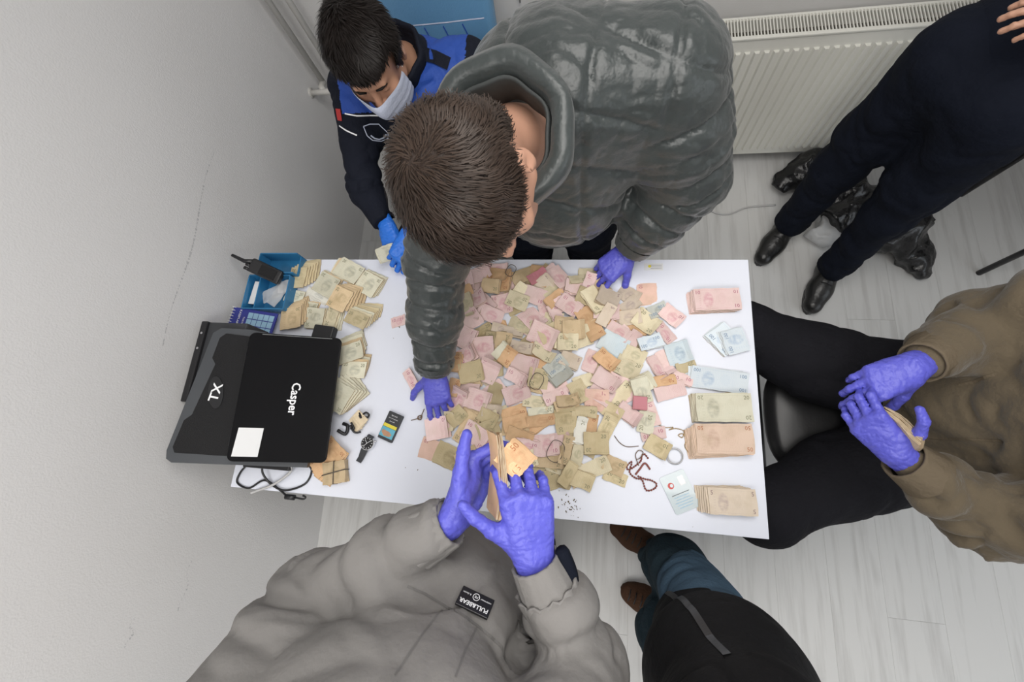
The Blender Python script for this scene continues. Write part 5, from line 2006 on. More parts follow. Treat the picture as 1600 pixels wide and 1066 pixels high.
# face mask
mv, mf = [], []
NA, NH = 28, 14
for j in range(NH + 1):
    h = j / NH
    for i in range(NA + 1):
        th_ = math.radians(-80 + 160 * i / NA)
        zz = .000 - .004 * abs(th_) - .122 * h + .022 * abs(math.sin(th_)) ** 2 * (h - .45)
        pf = 1.0 - .10 * max(0, h - .6) * 2 - .03 * (1 - h)
        nose = .026 * math.exp(-(th_ / .38) ** 2) * math.exp(-((h - .30) / .5) ** 2)
        plt = .0022 * abs(math.sin(math.pi * h * 4)) ** .5
        yy = .024 + (.088 * pf + plt) * math.cos(th_) + nose
        mv.append(bP((.081 * pf + plt) * math.sin(th_), yy, zz))
for j in range(NH):
    for i in range(NA):
        a = j * (NA + 1) + i
        mf.append((a, a + 1, a + NA + 2, a + NA + 1))
fm = link('face_mask', mesh('face_mask', mv, mf, True), M['mask'], pB)
for s in (-1, 1):
    q = MB()
    q.tube(spline([bP(s * .066, .024, -.025), bP(s * .083, .002, .018), bP(s * .088, -.020, .020), bP(s * .086, -.022, -.012), bP(s * .074, .0, -.035), bP(s * .062, .022, -.078)], 5), .0016, 6)
    q.build('ear_loop', M['white'], fm, True)
# jacket: navy body with royal blue yoke
J = Field(.05)
J.ell((.545, 1.28, .92), (.19, .130, .20), None, .05)
J.ell((.545, 1.34, .70), (.19, .145, .20), None, .05)
J.ell((.58, 1.20, .80), (.14, .11, .18), None, .05)
J.chain([(.53, 1.32, 1.02), SRb, SRb * .5 + ERb * .5, ERb, WRb + unit(ERb - WRb) * .01], [.09, .080, .066, .056, .042], .045)
J.chain([(.56, 1.33, 1.02), SLb, SLb * .5 + ELb * .5, ELb, WLb + unit(ELb - WLb) * .01], [.09, .082, .072, .064, .048], .05)
J.cone(NBB + V((0, .01, -.03)), NBB + V((0, -.012, .035)), .085, .078, .04)
J.ell(NBB + V((0, -.03, .075)), (.070, .070, .060), None, .01, 'sub')
J.cut(WRb + unit(ERb - WRb) * .006, WRb - ERb, .08)
J.cut(WLb + unit(ELb - WLb) * .006, WLb - ELb, .08)
YK = unit((.0, -.80, .60))      # chest direction used to draw the yoke line
def uni_mi(v, f):
    c = v[f].mean(1)
    p1, p2 = V((0.324, 1.198, 1.000)), V((0.590, 1.193, 1.000))
    nn = unit(np.cross(p2 - p1, V((1.102, .163, 2.054)) - p1))
    nn = nn if nn[1] > 0 else -nn
    h = (c - p1) @ nn
    out = np.where((h > 0) & (np.abs(c[:, 0] - .528) < .205) & (np.linalg.norm(c[:, :2] - NBB[:2], axis=1) > .085) & (np.linalg.norm(c[:, :2] - NBB[:2], axis=1) < .27), 1, 0)
    return [int(i) for i in out]
ub = fobj('jacket', J, .0045, [M['navy'], M['royal']], pB, lambda v, f, fl: folds(v, f, fl, .006, 18, 7, 11, [(ERb, .07, 1.2)]), 1, uni_mi)
Rch = frame((1, 0, 0), (0, .80, .60))     # chest frame: x right, y up the chest, z out of it
Rch = np.stack([V((1, 0, 0)), unit((0, .55, .84)), np.cross(V((1, 0, 0)), unit((0, .55, .84)))], 1)
CO = V((.545, 1.24, .95))
def onb(name, pts, wd, m, o=CO, Rr=Rch, lift=.003):
    vv, ff = ribbon2d(dense(pts), wd)
    return patch_on(name, vv, ff, o, Rr, ub, m, ub, lift)
# piping, shield badge, flag patch and epaulette are laid on the jacket front
def on_cam(name, pts, wd, m, tgt, par, o, Rr, lift=.003):
    vv, ff = ribbon2d(dense(pts, .006), wd)
    return patch_on(name, vv, ff, o, Rr, tgt, m, par, lift)
def surf_frame(o, view, upv):
    z = unit(view)
    y = V(upv) - z * z.dot(V(upv))
    y = unit(y)
    return np.stack([np.cross(y, z), y, z], 1)
CAMP = V((1.10195, .16305, 2.05395))
def at_pt(p):
    p = V(p)
    return p, surf_frame(p, V((.15, -.75, .65)), (0, .6, .7))
def wpts(P3, o, Rr):
    return [((V(p) - o) @ Rr)[:2] for p in P3]
o0 = V((0.362, 1.173, 0.990))
Rr = surf_frame(o0, V((.25, -.72, .65)), (0, .65, .72))
def lay(name, P3, wd, m, tgt, par, lift=.003):
    return on_cam(name, wpts(P3, o0, Rr), wd, m, tgt, par, o0, Rr, lift)
lay('white_piping', [(0.324, 1.201, 1.000), (0.364, 1.188, 1.000), (0.432, 1.181, 1.000), (0.500, 1.177, 1.000)], .004, M['white'], ub, ub)
lay('white_piping', [(0.513, 1.178, 1.000), (0.539, 1.187, 1.000), (0.589, 1.195, 1.000)], .004, M['white'], ub, ub)
lay('white_piping', [(0.295, 1.173, 0.980), (0.318, 1.165, 0.970), (0.354, 1.152, 0.960)], .004, M['white'], ub, ub)
sh = [(0.376, 1.175, 0.970), (0.390, 1.134, 0.970), (0.407, 1.111, 0.970), (0.433, 1.099, 0.970), (0.454, 1.108, 0.970), (0.454, 1.135, 0.970), (0.434, 1.161, 0.970), (0.423, 1.177, 0.970), (0.395, 1.181, 0.970), (0.376, 1.175, 0.970)]
lay('shield_badge', sh, .0026, M['mask'], ub, ub, .0035)
for k, (a, b_) in enumerate((((580, 215), (584, 219)), ((586, 220), (592, 221)), ((594, 219), (599, 214)))):
    pass
lay('badge_wreath', [(0.401, 1.133, 0.970), (0.413, 1.118, 0.970), (0.427, 1.109, 0.970), (0.442, 1.114, 0.970), (0.448, 1.128, 0.970)], .004, M['mask'], ub, ub, .0035)
lay('flag_patch', [(0.294, 1.233, 0.990), (0.293, 1.205, 0.970)], .018, M['red'], ub, ub, .004)
ep = lay('epaulette', [(0.544, 1.319, 1.090), (0.587, 1.317, 1.090), (0.636, 1.309, 1.080), (0.675, 1.301, 1.060)], .034, M['navy'], ub, ub, .006)
q = MB()
q.disc(V(ep.data.vertices[8].co) * .5 + V(ep.data.vertices[9].co) * .5 + V((0, -.001, .001)), .0055, .003, 14)
q.build('snap_button', M['chrome'], ep)
collar('collar', ub, M['navy'], NBB + V((0, -.022, .050)), unit((0, -.42, .9)), (0, 1, .4), .074, .068, .075, .010, (-165, 165), .10)
T = Field(.04)
for sx in (-.1, .1):
    T.chain([(.54 + sx * .8, 1.40, .56), (.54 + sx, 1.15, .56), (.54 + sx * 1.1, .98, .55), (.54 + sx * 1.1, 1.0, .10)], [.115, .095, .078, .062], .04)
T.cut((.54, 1.0, .09), (0, 0, -1), .3)
fobj('trousers', T, .011, M['trou'], pB, lambda v, f, fl: folds(v, f, fl, .006, 18, 6, 5), 1)
for sx in (-.11, .11):
    shoe('shoe', M['boot'], pB, (.54 + sx, 1.06, 0), (.54 + sx * 1.2, .80, 0))
glove('glove', pB, M['glove_b'], WRb + V((.004, -.006, 0)), (.28, -.88, -.36), (-.35, -.10, .93), 1,
      [(35, 60, 40), (40, 66, 45), (45, 70, 48), (48, 72, 48)], (5, 2, -2, -5), (20, 30, 15, 40), .98, .045, ERb - WRb, seed=3)
glove('glove', pB, M['glove_b'], WLb + V((0, -.004, 0)), (-.42, -.85, -.30), (.55, -.1, .82), -1,
      [(30, 50, 40), (35, 55, 40), (40, 60, 40), (45, 60, 40)], (5, 2, -2, -5), (25, 35, 15, 30), .98, .045, ELb - WLb, seed=4)
t = thing('held_banknotes', 'folded notes held in the bright blue gloves of the seated person', 'banknotes', (0.445, 0.788, 0.815))
for k in range(4):
    shv = sheet(.070, .05, .0012, .02, .52, .006, 8100 + k, nx=8, ny=3)
    o = link('banknote', sheets_mesh('banknote', [(shv, Matrix.Identity(4))], [NM['20p'], ink_of('20p')]), None, t)
    o.location = (.001 * k, .002 * k, .0015 * k)
    o.rotation_euler = (.9, .15, .35 + .05 * k)

# ---------------------------------------------------------------- person in the khaki sweatshirt
pC = thing('person', 'seated person in a khaki sweatshirt and black trousers counting notes at the right', 'person')
HIP = V((2.10, .36, .55))
CH = V((2.16, .36, .98))
SRc, ERc, WRc = V((2.13, .56, 1.22)), V((2.045, 0.542, 0.900)), V((1.838, 0.423, 1.000))
SLc, ELc, WLc = V((2.11, .12, 1.22)), V((1.994, 0.104, 0.900)), V((1.791, 0.224, 0.970))
NBc = V((2.17, .35, 1.32))
F = Field(.03)
head_prims(F, (2.16, .35, 1.50), (-.85, .0, -.5), (-.5, 0, .85), NBc)
F.chain([NBc, CH, HIP], [.055, .09, .10], .03)
F.chain([NBc, SRc, ERc, WRc], [.045, .038, .032, .022], .03)
F.chain([NBc, SLc, ELc, WLc], [.045, .038, .032, .022], .03)
KR, KL = V((1.62, .62, .58)), V((1.66, .06, .58))
F.chain([HIP, KR, KR + V((.03, .0, -.48))], [.06, .05, .045], .02)
F.chain([HIP, KL, KL + V((.03, .0, -.48))], [.06, .05, .045], .02)
fobj('body', F, .009, M['skin2'], pC, None, 1)
F2 = Field(.03)
hp2, hr2 = head_prims(F2, (2.16, .35, 1.50), (-.85, .0, -.5), (-.5, 0, .85), NBc)
hair_cap(pC, hp2, hr2, M['hair_black'], M['hair_strand_b'], nstr=1500, seed=8, res=.007,
         line=lambda q: np.where(q[:, 1] > .03, q[:, 2] - .06, q[:, 2] + .01 + .9 * (q[:, 1] - .03).clip(-.2, 0)))
J = Field(.05)
J.ell((2.15, .35, 1.02), (.15, .205, .26), frame((1, 0, -.15), (0, 1, 0)), .05)
J.ell((2.12, .36, .76), (.165, .205, .22), frame((1, 0, -.15), (0, 1, 0)), .05)
J.chain([(2.16, .44, 1.24), SRc, SRc * .5 + ERc * .5, ERc, WRc * .5 + ERc * .5, WRc + unit(ERc - WRc) * .05], [.10, .092, .086, .080, .066, .052], .045)
J.chain([(2.15, .24, 1.24), SLc, SLc * .5 + ELc * .5, ELc, WLc * .5 + ELc * .5, WLc + unit(ELc - WLc) * .05], [.10, .092, .086, .080, .066, .052], .045)
hd = fobj('sweatshirt', J, .0075, M['khaki'], pC, lambda v, f, fl: folds(v, f, fl, .010, 20, 7, 21, [(ERc, .10, .9), (ELc, .10, .9), (SRc * .5 + ERc * .5, .09, .5)]), 1)
Rk = surf_frame(V((2.05, .36, .8)), V((-.8, 0, .6)), (.6, 0, .8))
ok = V((2.05, .36, .80))
def layk(name, P3, wd, m, lift=.002):
    return on_cam(name, wpts(P3, ok, Rk), wd, m, hd, hd, ok, Rk, lift)
layk('pocket_seam', [(2.087, 0.403, 0.820), (2.116, 0.406, 0.840), (2.153, 0.412, 0.860)], .006, M['khaki2'])
layk('pouch_seam', [(2.021, 0.286, 0.740), (2.056, 0.280, 0.780), (2.107, 0.276, 0.820), (2.142, 0.273, 0.840)], .004, M['khaki2'])
ring_cuff('cuff', M['khaki2'], hd, WRc + unit(ERc - WRc) * .075, WRc + unit(ERc - WRc) * .012, .056, .046, rib=.0008, nrib=30)
ring_cuff('cuff', M['khaki2'], hd, WLc + unit(ELc - WLc) * .075, WLc + unit(ELc - WLc) * .012, .056, .046, rib=.0008, nrib=30)
T = Field(.05)
T.chain([HIP + V((.03, .10, 0)), HIP * .5 + KR * .5 + V((0, .03, .0)), KR, KR + V((.04, 0, -.46))], [.140, .120, .098, .070], .05)
T.chain([HIP + V((.03, -.10, 0)), HIP * .5 + KL * .5 + V((0, -.03, .0)), KL, KL + V((.04, 0, -.46))], [.140, .120, .098, .070], .05)
T.ell((2.12, .36, .58), (.16, .20, .13), None, .05)
T.cut((1.68, .34, .09), (0, 0, -1), .45)
fobj('trousers', T, .009, M['trou'], pC, lambda v, f, fl: folds(v, f, fl, .005, 14, 6, 31, [(HIP, .15, .8)]), 1)
for K in (KR, KL):
    shoe('shoe', M['boot'], pC, (K[0] + .09, K[1], 0), (K[0] - .17, K[1] + .01, 0))
gR = glove('glove', pC, M['glove'], WRc, (-.80, -.42, -.22), (-.28, .10, .95), -1,
      [(18, 30, 25), (24, 38, 30), (30, 42, 32), (34, 46, 34)], (4, 1, -2, -5), (38, 42, 12, 20), 1.06, .042, ERc - WRc, seed=6)
gL = glove('glove', pC, M['glove'], WLc, (-.62, .74, .10), (-.62, -.45, .62), 1,
      [(34, 50, 35), (36, 55, 38), (38, 58, 40), (30, 45, 30)], (4, 1, -2, -8), (74, -22, 26, 26), 1.06, .042, ELc - WLc, seed=7)
KHAKI_NOTES = (1.793, 0.274, 1.005)

# ---------------------------------------------------------------- person in the grey jacket
pD = thing('person', 'person in a grey jacket counting orange notes at the near side of the desk', 'person')
NBd = V((.84, -.36, 1.50))
HIPd = V((.86, -.30, .92))
SRd, ERd, WRd = V((1.07, -.30, 1.42)), V((1.117, -0.166, 1.200)), V((1.033, 0.001, 1.270))
SLd, ELd, WLd = V((.61, -.28, 1.42)), V((0.600, -0.131, 1.190)), V((0.883, 0.044, 1.250))
F = Field(.03)
head_prims(F, (.84, -.36, 1.68), (.05, .80, -.6), (0, .6, .8), NBd)
F.chain([NBd, (.82, -.28, 1.25), HIPd], [.055, .09, .10], .03)
F.chain([NBd, SRd, ERd, WRd], [.045, .038, .032, .022], .03)
F.chain([NBd, SLd, ELd, WLd], [.045, .038, .032, .022], .03)
for sx in (-.1, .1):
    F.chain([HIPd + V((sx, 0, 0)), HIPd + V((sx, -.02, -.45)), HIPd + V((sx, -.06, -.83))], [.09, .06, .045], .03)
fobj('body', F, .009, M['skin2'], pD, None, 1)
F2 = Field(.03)
hp2, hr2 = head_prims(F2, (.84, -.36, 1.68), (.05, .80, -.6), (0, .6, .8), NBd)
hair_cap(pD, hp2, hr2, M['hair_black'], M['hair_strand_b'], nstr=1500, seed=9, res=.007,
         line=lambda q: np.where(q[:, 1] > .03, q[:, 2] - .06, q[:, 2] + .01 + .9 * (q[:, 1] - .03).clip(-.2, 0)))
J = Field(.05)
J.ell((.83, -.24, 1.27), (.195, .155, .22), None, .05)
J.ell((.87, -.17, 1.06), (.185, .18, .21), None, .05)
J.cone((.74, -.27, 1.34), (.94, -.27, 1.34), .13, .13, .05)
J.chain([(.72, -.29, 1.42), SLd, SLd * .5 + ELd * .5, ELd, WLd * .5 + ELd * .5, WLd + unit(ELd - WLd) * .04], [.10, .092, .086, .080, .070, .054], .035)
J.chain([(.96, -.30, 1.42), SRd, SRd * .5 + ERd * .5, ERd, WRd * .5 + ERd * .5, WRd + unit(ERd - WRd) * .04], [.10, .088, .078, .072, .064, .050], .03)
gj = fobj('jacket', J, .0075, M['grey_jk'], pD, lambda v, f, fl: folds(v, f, fl, .011, 13, 5, 41, [(ELd, .12, 1.0), (WLd * .5 + ELd * .5, .09, .6)]), 1)
og = V((.90, -.10, 1.30))
Rg = surf_frame(og, V((.20, .45, .87)), (-.1, -.85, .45))
def layg(name, P3, wd, m, lift=.002):
    return on_cam(name, wpts(P3, og, Rg), wd, m, gj, gj, og, Rg, lift)
layg('yoke_seam', [(0.827, -0.042, 1.310), (0.859, -0.047, 1.310), (0.904, -0.066, 1.310), (0.958, -0.087, 1.310), (1.000, -0.109, 1.310), (1.019, -0.141, 1.310)], .004, M['grey_seam'])
layg('placket_seam', [(0.894, -0.071, 1.310), (0.869, -0.126, 1.310), (0.844, -0.184, 1.310)], .003, M['grey_seam'])
layg('placket_seam', [(0.956, -0.090, 1.310), (0.940, -0.132, 1.310), (0.928, -0.173, 1.310)], .003, M['grey_seam'])
pt = V((0.943, -0.054, 1.310))
px_ = unit(V((0.918, -0.046, 1.310)) - V((0.963, -0.059, 1.310)))
Rt = np.stack([px_, unit(np.cross(Rg[:, 2], px_)), Rg[:, 2]], 1)
Rt[:, 2] = np.cross(Rt[:, 0], Rt[:, 1])
from mathutils.bvhtree import BVHTree
bv = BVHTree.FromPolygons([v.co for v in gj.data.vertices], [p.vertices for p in gj.data.polygons])
hp_ = []
for (a, b_) in [(-.029, -.016), (.029, -.016), (.029, .016), (-.029, .016)] + [(-.03 + .01 * i, -.016 + .008 * j) for i in range(7) for j in range(5)]:
    h_ = bv.ray_cast(Vector(pt + Rt @ V((a, b_, .15))), Vector(-Rt[:, 2]), .6)
    hp_.append(V(h_[0]) if h_[0] is not None else pt + Rt @ V((a, b_, 0)))
ctr = np.mean(hp_[:4], axis=0)
Rt = frame(hp_[1] + hp_[2] - hp_[0] - hp_[3], hp_[3] + hp_[2] - hp_[0] - hp_[1])
lft = max(((h - ctr) @ Rt)[2] for h in hp_) + .0015
q = MB()
q.box(ctr + Rt @ V((0, 0, lft - .003)), (.060, .034, .006), Rt, bev=.0012)
lb = q.build('logo_patch', M['black'], gj)
def flat_text(txt, size, x, y, fat=0.0):
    v_, f_ = glyph(txt, size, fat)
    link('lettering', mesh('lettering', [ctr + Rt @ V((p[0] + x, p[1] + y, lft + .0007)) for p in v_], f_), M['white'], lb)
flat_text('PULL&BEAR', .0102, 0, .0075, .018)
flat_text('outerwear', .0046, -.017, -.007)
flat_text('& denim', .0046, .018, -.007)
flat_text('PB', .0062, .001, -.007)
rv, rf = ribbon2d([(.0058 * math.cos(a) + .001, .0058 * math.sin(a) - .007) for a in np.linspace(0, 2 * math.pi, 20)], .001)
link('ring_logo', mesh('ring_logo', [ctr + Rt @ V((p[0], p[1], lft + .0007)) for p in rv], rf), M['white'], lb)
ring_cuff('cuff', M['grey_jk'], gj, WLd + unit(ELd - WLd) * .075, WLd + unit(ELd - WLd) * .006, .054, .043, rib=.003, nrib=14)
ring_cuff('cuff', M['grey_jk'], gj, WRd + unit(ERd - WRd) * .060, WRd + unit(ERd - WRd) * .004, .049, .042, rib=.0018, nrib=24)
ring_cuff('cuff_frill', M['grey_jk'], gj, WRd + unit(ERd - WRd) * .085, WRd + unit(ERd - WRd) * .052, .051, .054, rib=.0035, nrib=16, frill=.10)
T = Field(.04)
for sx in (-.1, .1):
    T.chain([HIPd + V((sx * .9, 0, -.02)), HIPd + V((sx, -.02, -.42)), HIPd + V((sx, -.06, -.81))], [.125, .085, .065], .04)
T.cut(HIPd + V((0, -.06, -.83)), (0, 0, -1), .3)
fobj('trousers', T, .011, M['navyt'], pD, lambda v, f, fl: folds(v, f, fl, .006, 18, 6, 3), 1)
for sx in (-.1, .1):
    shoe('shoe', M['boot'], pD, HIPd * V((1, 1, 0)) + V((sx, -.12, 0)), HIPd * V((1, 1, 0)) + V((sx * 1.2, .15, 0)))
q = MB()
q.tube(spline([WRd + V((.045, .02, .01)), WRd + V((.062, -.02, -.01)), WRd + V((.066, -.06, -.02))], 5), [.010, .012, .012, .012, .012, .012, .012, .012, .012, .012, .010], 8)
q.build('sleeve_strap', M['navyt'], gj, True)
glove('glove', pD, M['glove'], WLd, (.30, .85, -.30), (-.76, .45, -.36), 1,
      [(42, 45, 25), (46, 48, 28), (50, 50, 30), (52, 50, 30)], (5, 1, -2, -5), (40, -4, 4, 4), 1.20, .05, ELd - WLd, seed=12)
glove('glove', pD, M['glove'], WRd, (-.14, .93, .32), (.34, -.28, .90), -1,
      [(38, 52, 32), (42, 56, 36), (46, 56, 36), (40, 48, 30)], (8, 2, -4, -10), (50, -4, 6, 10), 1.14, .05, ERd - WRd, seed=13)
t = thing('held_banknotes', 'orange notes folded open between the two violet gloves being counted', 'banknotes', (0.969, 0.124, 1.310))
def held(parent, ty, L, W, n, lx, wx, step, bend, seed, u=(0, 1), num=None, off=(0, 0, 0), curl=0.0):
    Rh = frame(lx, wx)
    M4 = Matrix([list(Rh[0]) + [0], list(Rh[1]) + [0], list(Rh[2]) + [0], [0, 0, 0, 1]])
    for k in range(n):
        shv = sheet(L, W, .0013, u[0], u[1], bend, seed + k, num=num if k == n - 1 else None, nx=12, ny=5, curl=curl)
        o = link('banknote', sheets_mesh('banknote', [(shv, Matrix.Identity(4))], [NM[ty], ink_of(ty)]), None, parent)
        o.matrix_local = Matrix.Translation(Vector(V(off) + V(step) * k)) @ M4 @ Matrix.Rotation(.02 * k, 4, 'Z')
held(t, '50', .140, .068, 8, (-.10, 1, .10), (.42, .02, .90), (-.0016, 0, .0006), -.006, 8300, num='50', off=(0, .008, -.030))
held(t, '50', .054, .052, 2, (.62, .72, .15), (-.72, .60, .30), (-.0008, 0, .001), .004, 8400, (0, .5), '50', (.028, .036, -.004), .004)

t = thing('held_banknotes', 'curved wad of notes in the violet gloves of the khaki person', 'banknotes', KHAKI_NOTES)
held(t, '20b', .085, .066, 12, (.30, -.75, .30), (-.35, .1, .93), (.0012, .0010, .0), .010, 8200, (.02, .52), None, (-.006, 0, -.012), -.012)

# ---------------------------------------------------------------- standing person in dark navy
pE = thing('person', 'standing person in dark navy trousers and top with black boots by the radiator', 'person')
HE = V((2.16, 1.24, .90))
A1_, A2_ = V((1.985, 1.255, .07)), V((2.150, 1.035, .07))
F = Field(.03)
NBe = V((2.50, 1.46, 1.46))
head_prims(F, (2.50, 1.42, 1.64), (-.5, -.6, -.4), (-.1, -.3, .9), NBe)
F.chain([NBe, (2.36, 1.36, 1.2), HE], [.055, .09, .10], .03)
F.chain([NBe, (2.36, 1.60, 1.36), (2.42, 1.66, 1.12), (2.46, 1.58, .95)], [.045, .038, .032, .022], .03)
F.chain([NBe, (2.62, 1.26, 1.36), (2.44, 1.09, 1.12), (2.17, 1.13, 1.19)], [.045, .038, .032, .022], .03)
F.chain([HE + V((-.05, .09, 0)), V((2.06, 1.33, .5)), V((2.04, 1.30, .12))], [.09, .06, .045], .03)
F.chain([HE + V((.05, -.09, 0)), V((2.20, 1.12, .5)), V((2.195, 1.075, .12))], [.09, .06, .045], .03)
fobj('body', F, .009, M['skin2'], pE, None, 1)
F2 = Field(.03)
hp2, hr2 = head_prims(F2, (2.50, 1.42, 1.64), (-.5, -.6, -.4), (-.1, -.3, .9), NBe)
hair_cap(pE, hp2, hr2, M['hair_black'], M['hair_strand_b'], nstr=1500, seed=10, res=.007,
         line=lambda q: np.where(q[:, 1] > .03, q[:, 2] - .06, q[:, 2] + .01 + .9 * (q[:, 1] - .03).clip(-.2, 0)))
T = Field(.05)
T.chain([HE + V((-.05, .08, .04)), V((2.085, 1.345, .62)), V((2.06, 1.33, .46)), V((2.04, 1.30, .12))], [.125, .100, .082, .070], .05)
T.ell(HE + V((.02, 0, .04)), (.15, .16, .12), None, .05)
T.chain([HE + V((.05, -.08, .04)), V((2.205, 1.145, .62)), V((2.20, 1.12, .46)), V((2.195, 1.075, .12))], [.125, .098, .080, .068], .05)
T.cut((2.1, 1.2, .10), (0, 0, -1), .4)
fobj('trousers', T, .008, M['navyt'], pE, lambda v, f, fl: folds(v, f, fl, .005, 16, 13, 51, [((2.05, 1.3, .16), .1, 1.2), ((2.2, 1.08, .16), .1, 1.2)]), 1)
shoe('boot', M['boot'], pE, A1_ * V((1, 1, 0)) + V((.085, .090, 0)), A1_ * V((1, 1, 0)) + V((-.065, -.125, 0)), ankle=.15, seed=1)
shoe('boot', M['boot'], pE, A2_ * V((1, 1, 0)) + V((.075, .095, 0)), A2_ * V((1, 1, 0)) + V((-.035, -.150, 0)), ankle=.15, seed=2)
J = Field(.05)
J.ell((2.33, 1.34, 1.16), (.17, .20, .25), frame((.8, .6, -.3), (-.6, .8, 0)), .05)
J.ell((2.22, 1.27, .96), (.165, .20, .17), frame((.8, .6, -.2), (-.6, .8, 0)), .05)
J.chain([(2.46, 1.50, 1.36), (2.36, 1.60, 1.36), (2.42, 1.66, 1.12), (2.46, 1.60, .98)], [.11, .09, .075, .055], .05)
J.chain([(2.52, 1.38, 1.36), (2.60, 1.26, 1.36), (2.44, 1.09, 1.12), (2.20, 1.125, 1.185)], [.11, .09, .075, .052], .05)
tp = fobj('top', J, .009, M['navyt'], pE, lambda v, f, fl: folds(v, f, fl, .008, 16, 6, 61), 1)
glv = glove('hand', pE, M['skin2'], (2.17, 1.13, 1.19), (-.93, .2, .12), (-.1, -.3, .95), 1, [(20, 30, 20)] * 4, (6, 2, -3, -8), (35, 20, 10, 10), 1.0, .02, seed=20)
glv2 = glove('hand', pE, M['skin2'], (2.46, 1.58, .95), (.1, -.3, -.9), (.2, 1, 0), -1, [(20, 30, 20)] * 4, (6, 2, -3, -8), (35, 20, 10, 10), 1.0, .02, seed=21)

# ---------------------------------------------------------------- person in the black coat
pF = thing('person', 'person in a long black quilted coat, dark jeans and brown suede shoes at the bottom', 'person')
HF = V((1.44, -.30, .92))
NBf = V((1.36, -.42, 1.42))
S1, S2 = V((1.281, -0.130, 0.060)), V((1.325, -0.381, 0.060))
F = Field(.03)
head_prims(F, (1.34, -.46, 1.60), (-.8, .4, -.4), (-.3, 0, .9), NBf)
F.chain([NBf, (1.40, -.36, 1.2), HF], [.055, .09, .10], .03)
F.chain([NBf, (1.28, -.60, 1.32), (1.16, -.62, 1.08), (1.02, -.58, 1.16)], [.045, .038, .032, .022], .03)
F.chain([NBf, (1.50, -.26, 1.32), (1.62, -.36, 1.06), (1.62, -.5, 0.86)], [.045, .038, .032, .022], .03)
K1, K2 = V((1.413, -0.137, 0.500)), V((1.381, -0.318, 0.500))
F.chain([HF + V((0, .08, 0)), K1, (1.41, -.19, .08)], [.09, .06, .045], .03)
F.chain([HF + V((0, -.08, 0)), K2, (1.43, -.42, .08)], [.09, .06, .045], .03)
fobj('body', F, .009, M['skin2'], pF, None, 1)
F2 = Field(.03)
hp2, hr2 = head_prims(F2, (1.34, -.46, 1.60), (-.8, .4, -.4), (-.3, 0, .9), NBf)
hair_cap(pF, hp2, hr2, M['hair_black'], M['hair_strand_b'], nstr=1500, seed=14, res=.007,
         line=lambda q: np.where(q[:, 1] > .03, q[:, 2] - .06, q[:, 2] + .01 + .9 * (q[:, 1] - .03).clip(-.2, 0)))
T = Field(.04)
T.chain([HF + V((0, .07, 0)), K1, V((1.425, -.175, .26)), (1.415, -.18, .10)], [.115, .088, .075, .066], .04)
T.chain([HF + V((0, -.08, 0)), K2, V((1.44, -.40, .26)), (1.43, -.41, .10)], [.115, .088, .075, .066], .04)
T.cut((1.42, -.3, .08), (0, 0, -1), .4)
def jean_mi(v, f):
    c = v[f].mean(1)
    return [int(i) for i in (np.abs(c[:, 2] - .66 + .5 * (c[:, 0] - 1.40)) < .045) | (c[:, 2] > .66)]
fobj('jeans', T, .007, [M['jeans'], M['jeans2']], pF, lambda v, f, fl: folds(v, f, fl, .009, 18, 6, 71, [(K1, .1, .6)]), 1, jean_mi)
shoe('shoe', M['suede'], pF, (1.44, -.180, 0), (1.245, -.085, 0), seed=3, sole=M['suede'])
shoe('shoe', M['suede'], pF, (1.475, -.385, 0), (1.290, -.335, 0), seed=4, sole=M['suede'])
J = Field(.05)
J.ell((1.39, -.32, 1.20), (.17, .20, .24), None, .05)
J.ell((1.42, -.27, .98), (.165, .165, .20), None, .05)
J.chain([(1.42, -.26, .95), (1.42, -.235, .78)], [.150, .120], .05)
J.chain([(1.36, -.48, 1.34), (1.28, -.60, 1.32), (1.16, -.62, 1.08), (1.05, -.59, 1.14)], [.11, .09, .08, .055], .05)
J.chain([(1.42, -.34, 1.34), (1.50, -.26, 1.32), (1.62, -.36, 1.06), (1.62, -.47, .90)], [.11, .09, .08, .055], .05)
J.cut((1.42, -.25, .75), (0, 0, -1), .3)
ct = fobj('coat', J, .008, M['coat'], pF, lambda v, f, fl: quilt(v, f, fl, .010, .10, 9), 1)
oc = V((1.36, -.18, 1.05))
Rcf = surf_frame(oc, V((-.15, .5, .85)), (.1, -.8, .5))
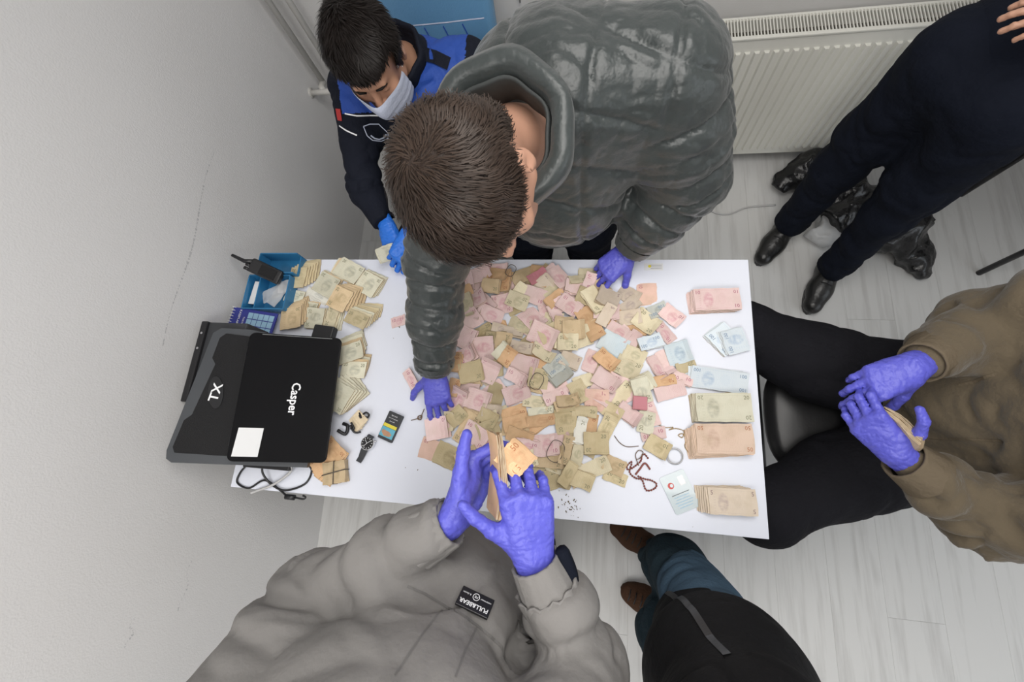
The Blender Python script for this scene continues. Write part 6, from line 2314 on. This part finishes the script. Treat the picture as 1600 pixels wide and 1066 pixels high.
on_cam('zip', wpts([(1.323, -0.100, 0.850), (1.354, -0.148, 0.950), (1.372, -0.186, 1.100), (1.361, -0.178, 1.200)], oc, Rcf), .014, M['black'], ct, ct, oc, Rcf, .004)

# collars round the necks
for (o_, m_, nb_, ax_, xd_) in ((hd, 'khaki', NBc, (-.3, 0, .95), (1, 0, .3)), (gj, 'grey_jk', NBd, (0, .3, .95), (0, -1, .3)), (tp, 'navyt', NBe, (-.2, -.2, .95), (1, 1, .3)), (ct, 'coat', NBf, (-.2, .1, .95), (1, -.4, .3))):
    collar('collar', o_, M[m_], nb_ + V(unit(ax_)) * .01, unit(ax_), xd_, .080, .080, .085, .016, (-172, 172), -.08)
    collar('neckline', o_, M[m_], nb_ - V(unit(ax_)) * .045, unit(ax_), xd_, .088, .088, .085, .050, (-178, 178), -.15)

# ---------------------------------------------------------------- bags on the floor behind the standing person
def bag(name, label, m, pts, rs, seed, amp=.03):
    F = Field(.05)
    F.chain(pts, rs, .05, (0, 0, 1), .8)
    F.cut(V(pts[0]) * V((1, 1, 0)) + V((0, 0, .004)), (0, 0, -1), .8)
    def sh_(v, f, fl):
        n = vnormals(v, f)
        a = 1 - np.abs(2 * vnoise(v, 11, seed) - 1)
        b2 = 1 - np.abs(2 * vnoise(v, 24, seed + 1) - 1)
        v = v + n * (amp * (a ** 2 - .5) + amp * .5 * (b2 ** 2 - .5))[:, None]
        v[:, 2] = np.maximum(v[:, 2], .003)
        return v
    o = fobj(name, F, .009, m, None, sh_, 1)
    return tag(o, label, 'bag')
bag('bin_bag', 'large black plastic bag slumped on the floor behind the standing person', M['bag'], [(2.30, 1.40, .10), (2.46, 1.30, .10), (2.57, 1.18, .05), (2.60, 1.09, .035)], [.13, .13, .06, .03], 3)
bag('bin_bag', 'small black plastic bag on the floor under the radiator', M['bag'], [(2.06, 1.56, .06), (2.16, 1.60, .09)], [.05, .09], 6, .02)
bag('carrier_bag', 'clear whitish plastic bag between the legs of the standing person', M['clearbag'], [(2.20, 1.26, .05), (2.30, 1.36, .07)], [.06, .08], 8, .03)
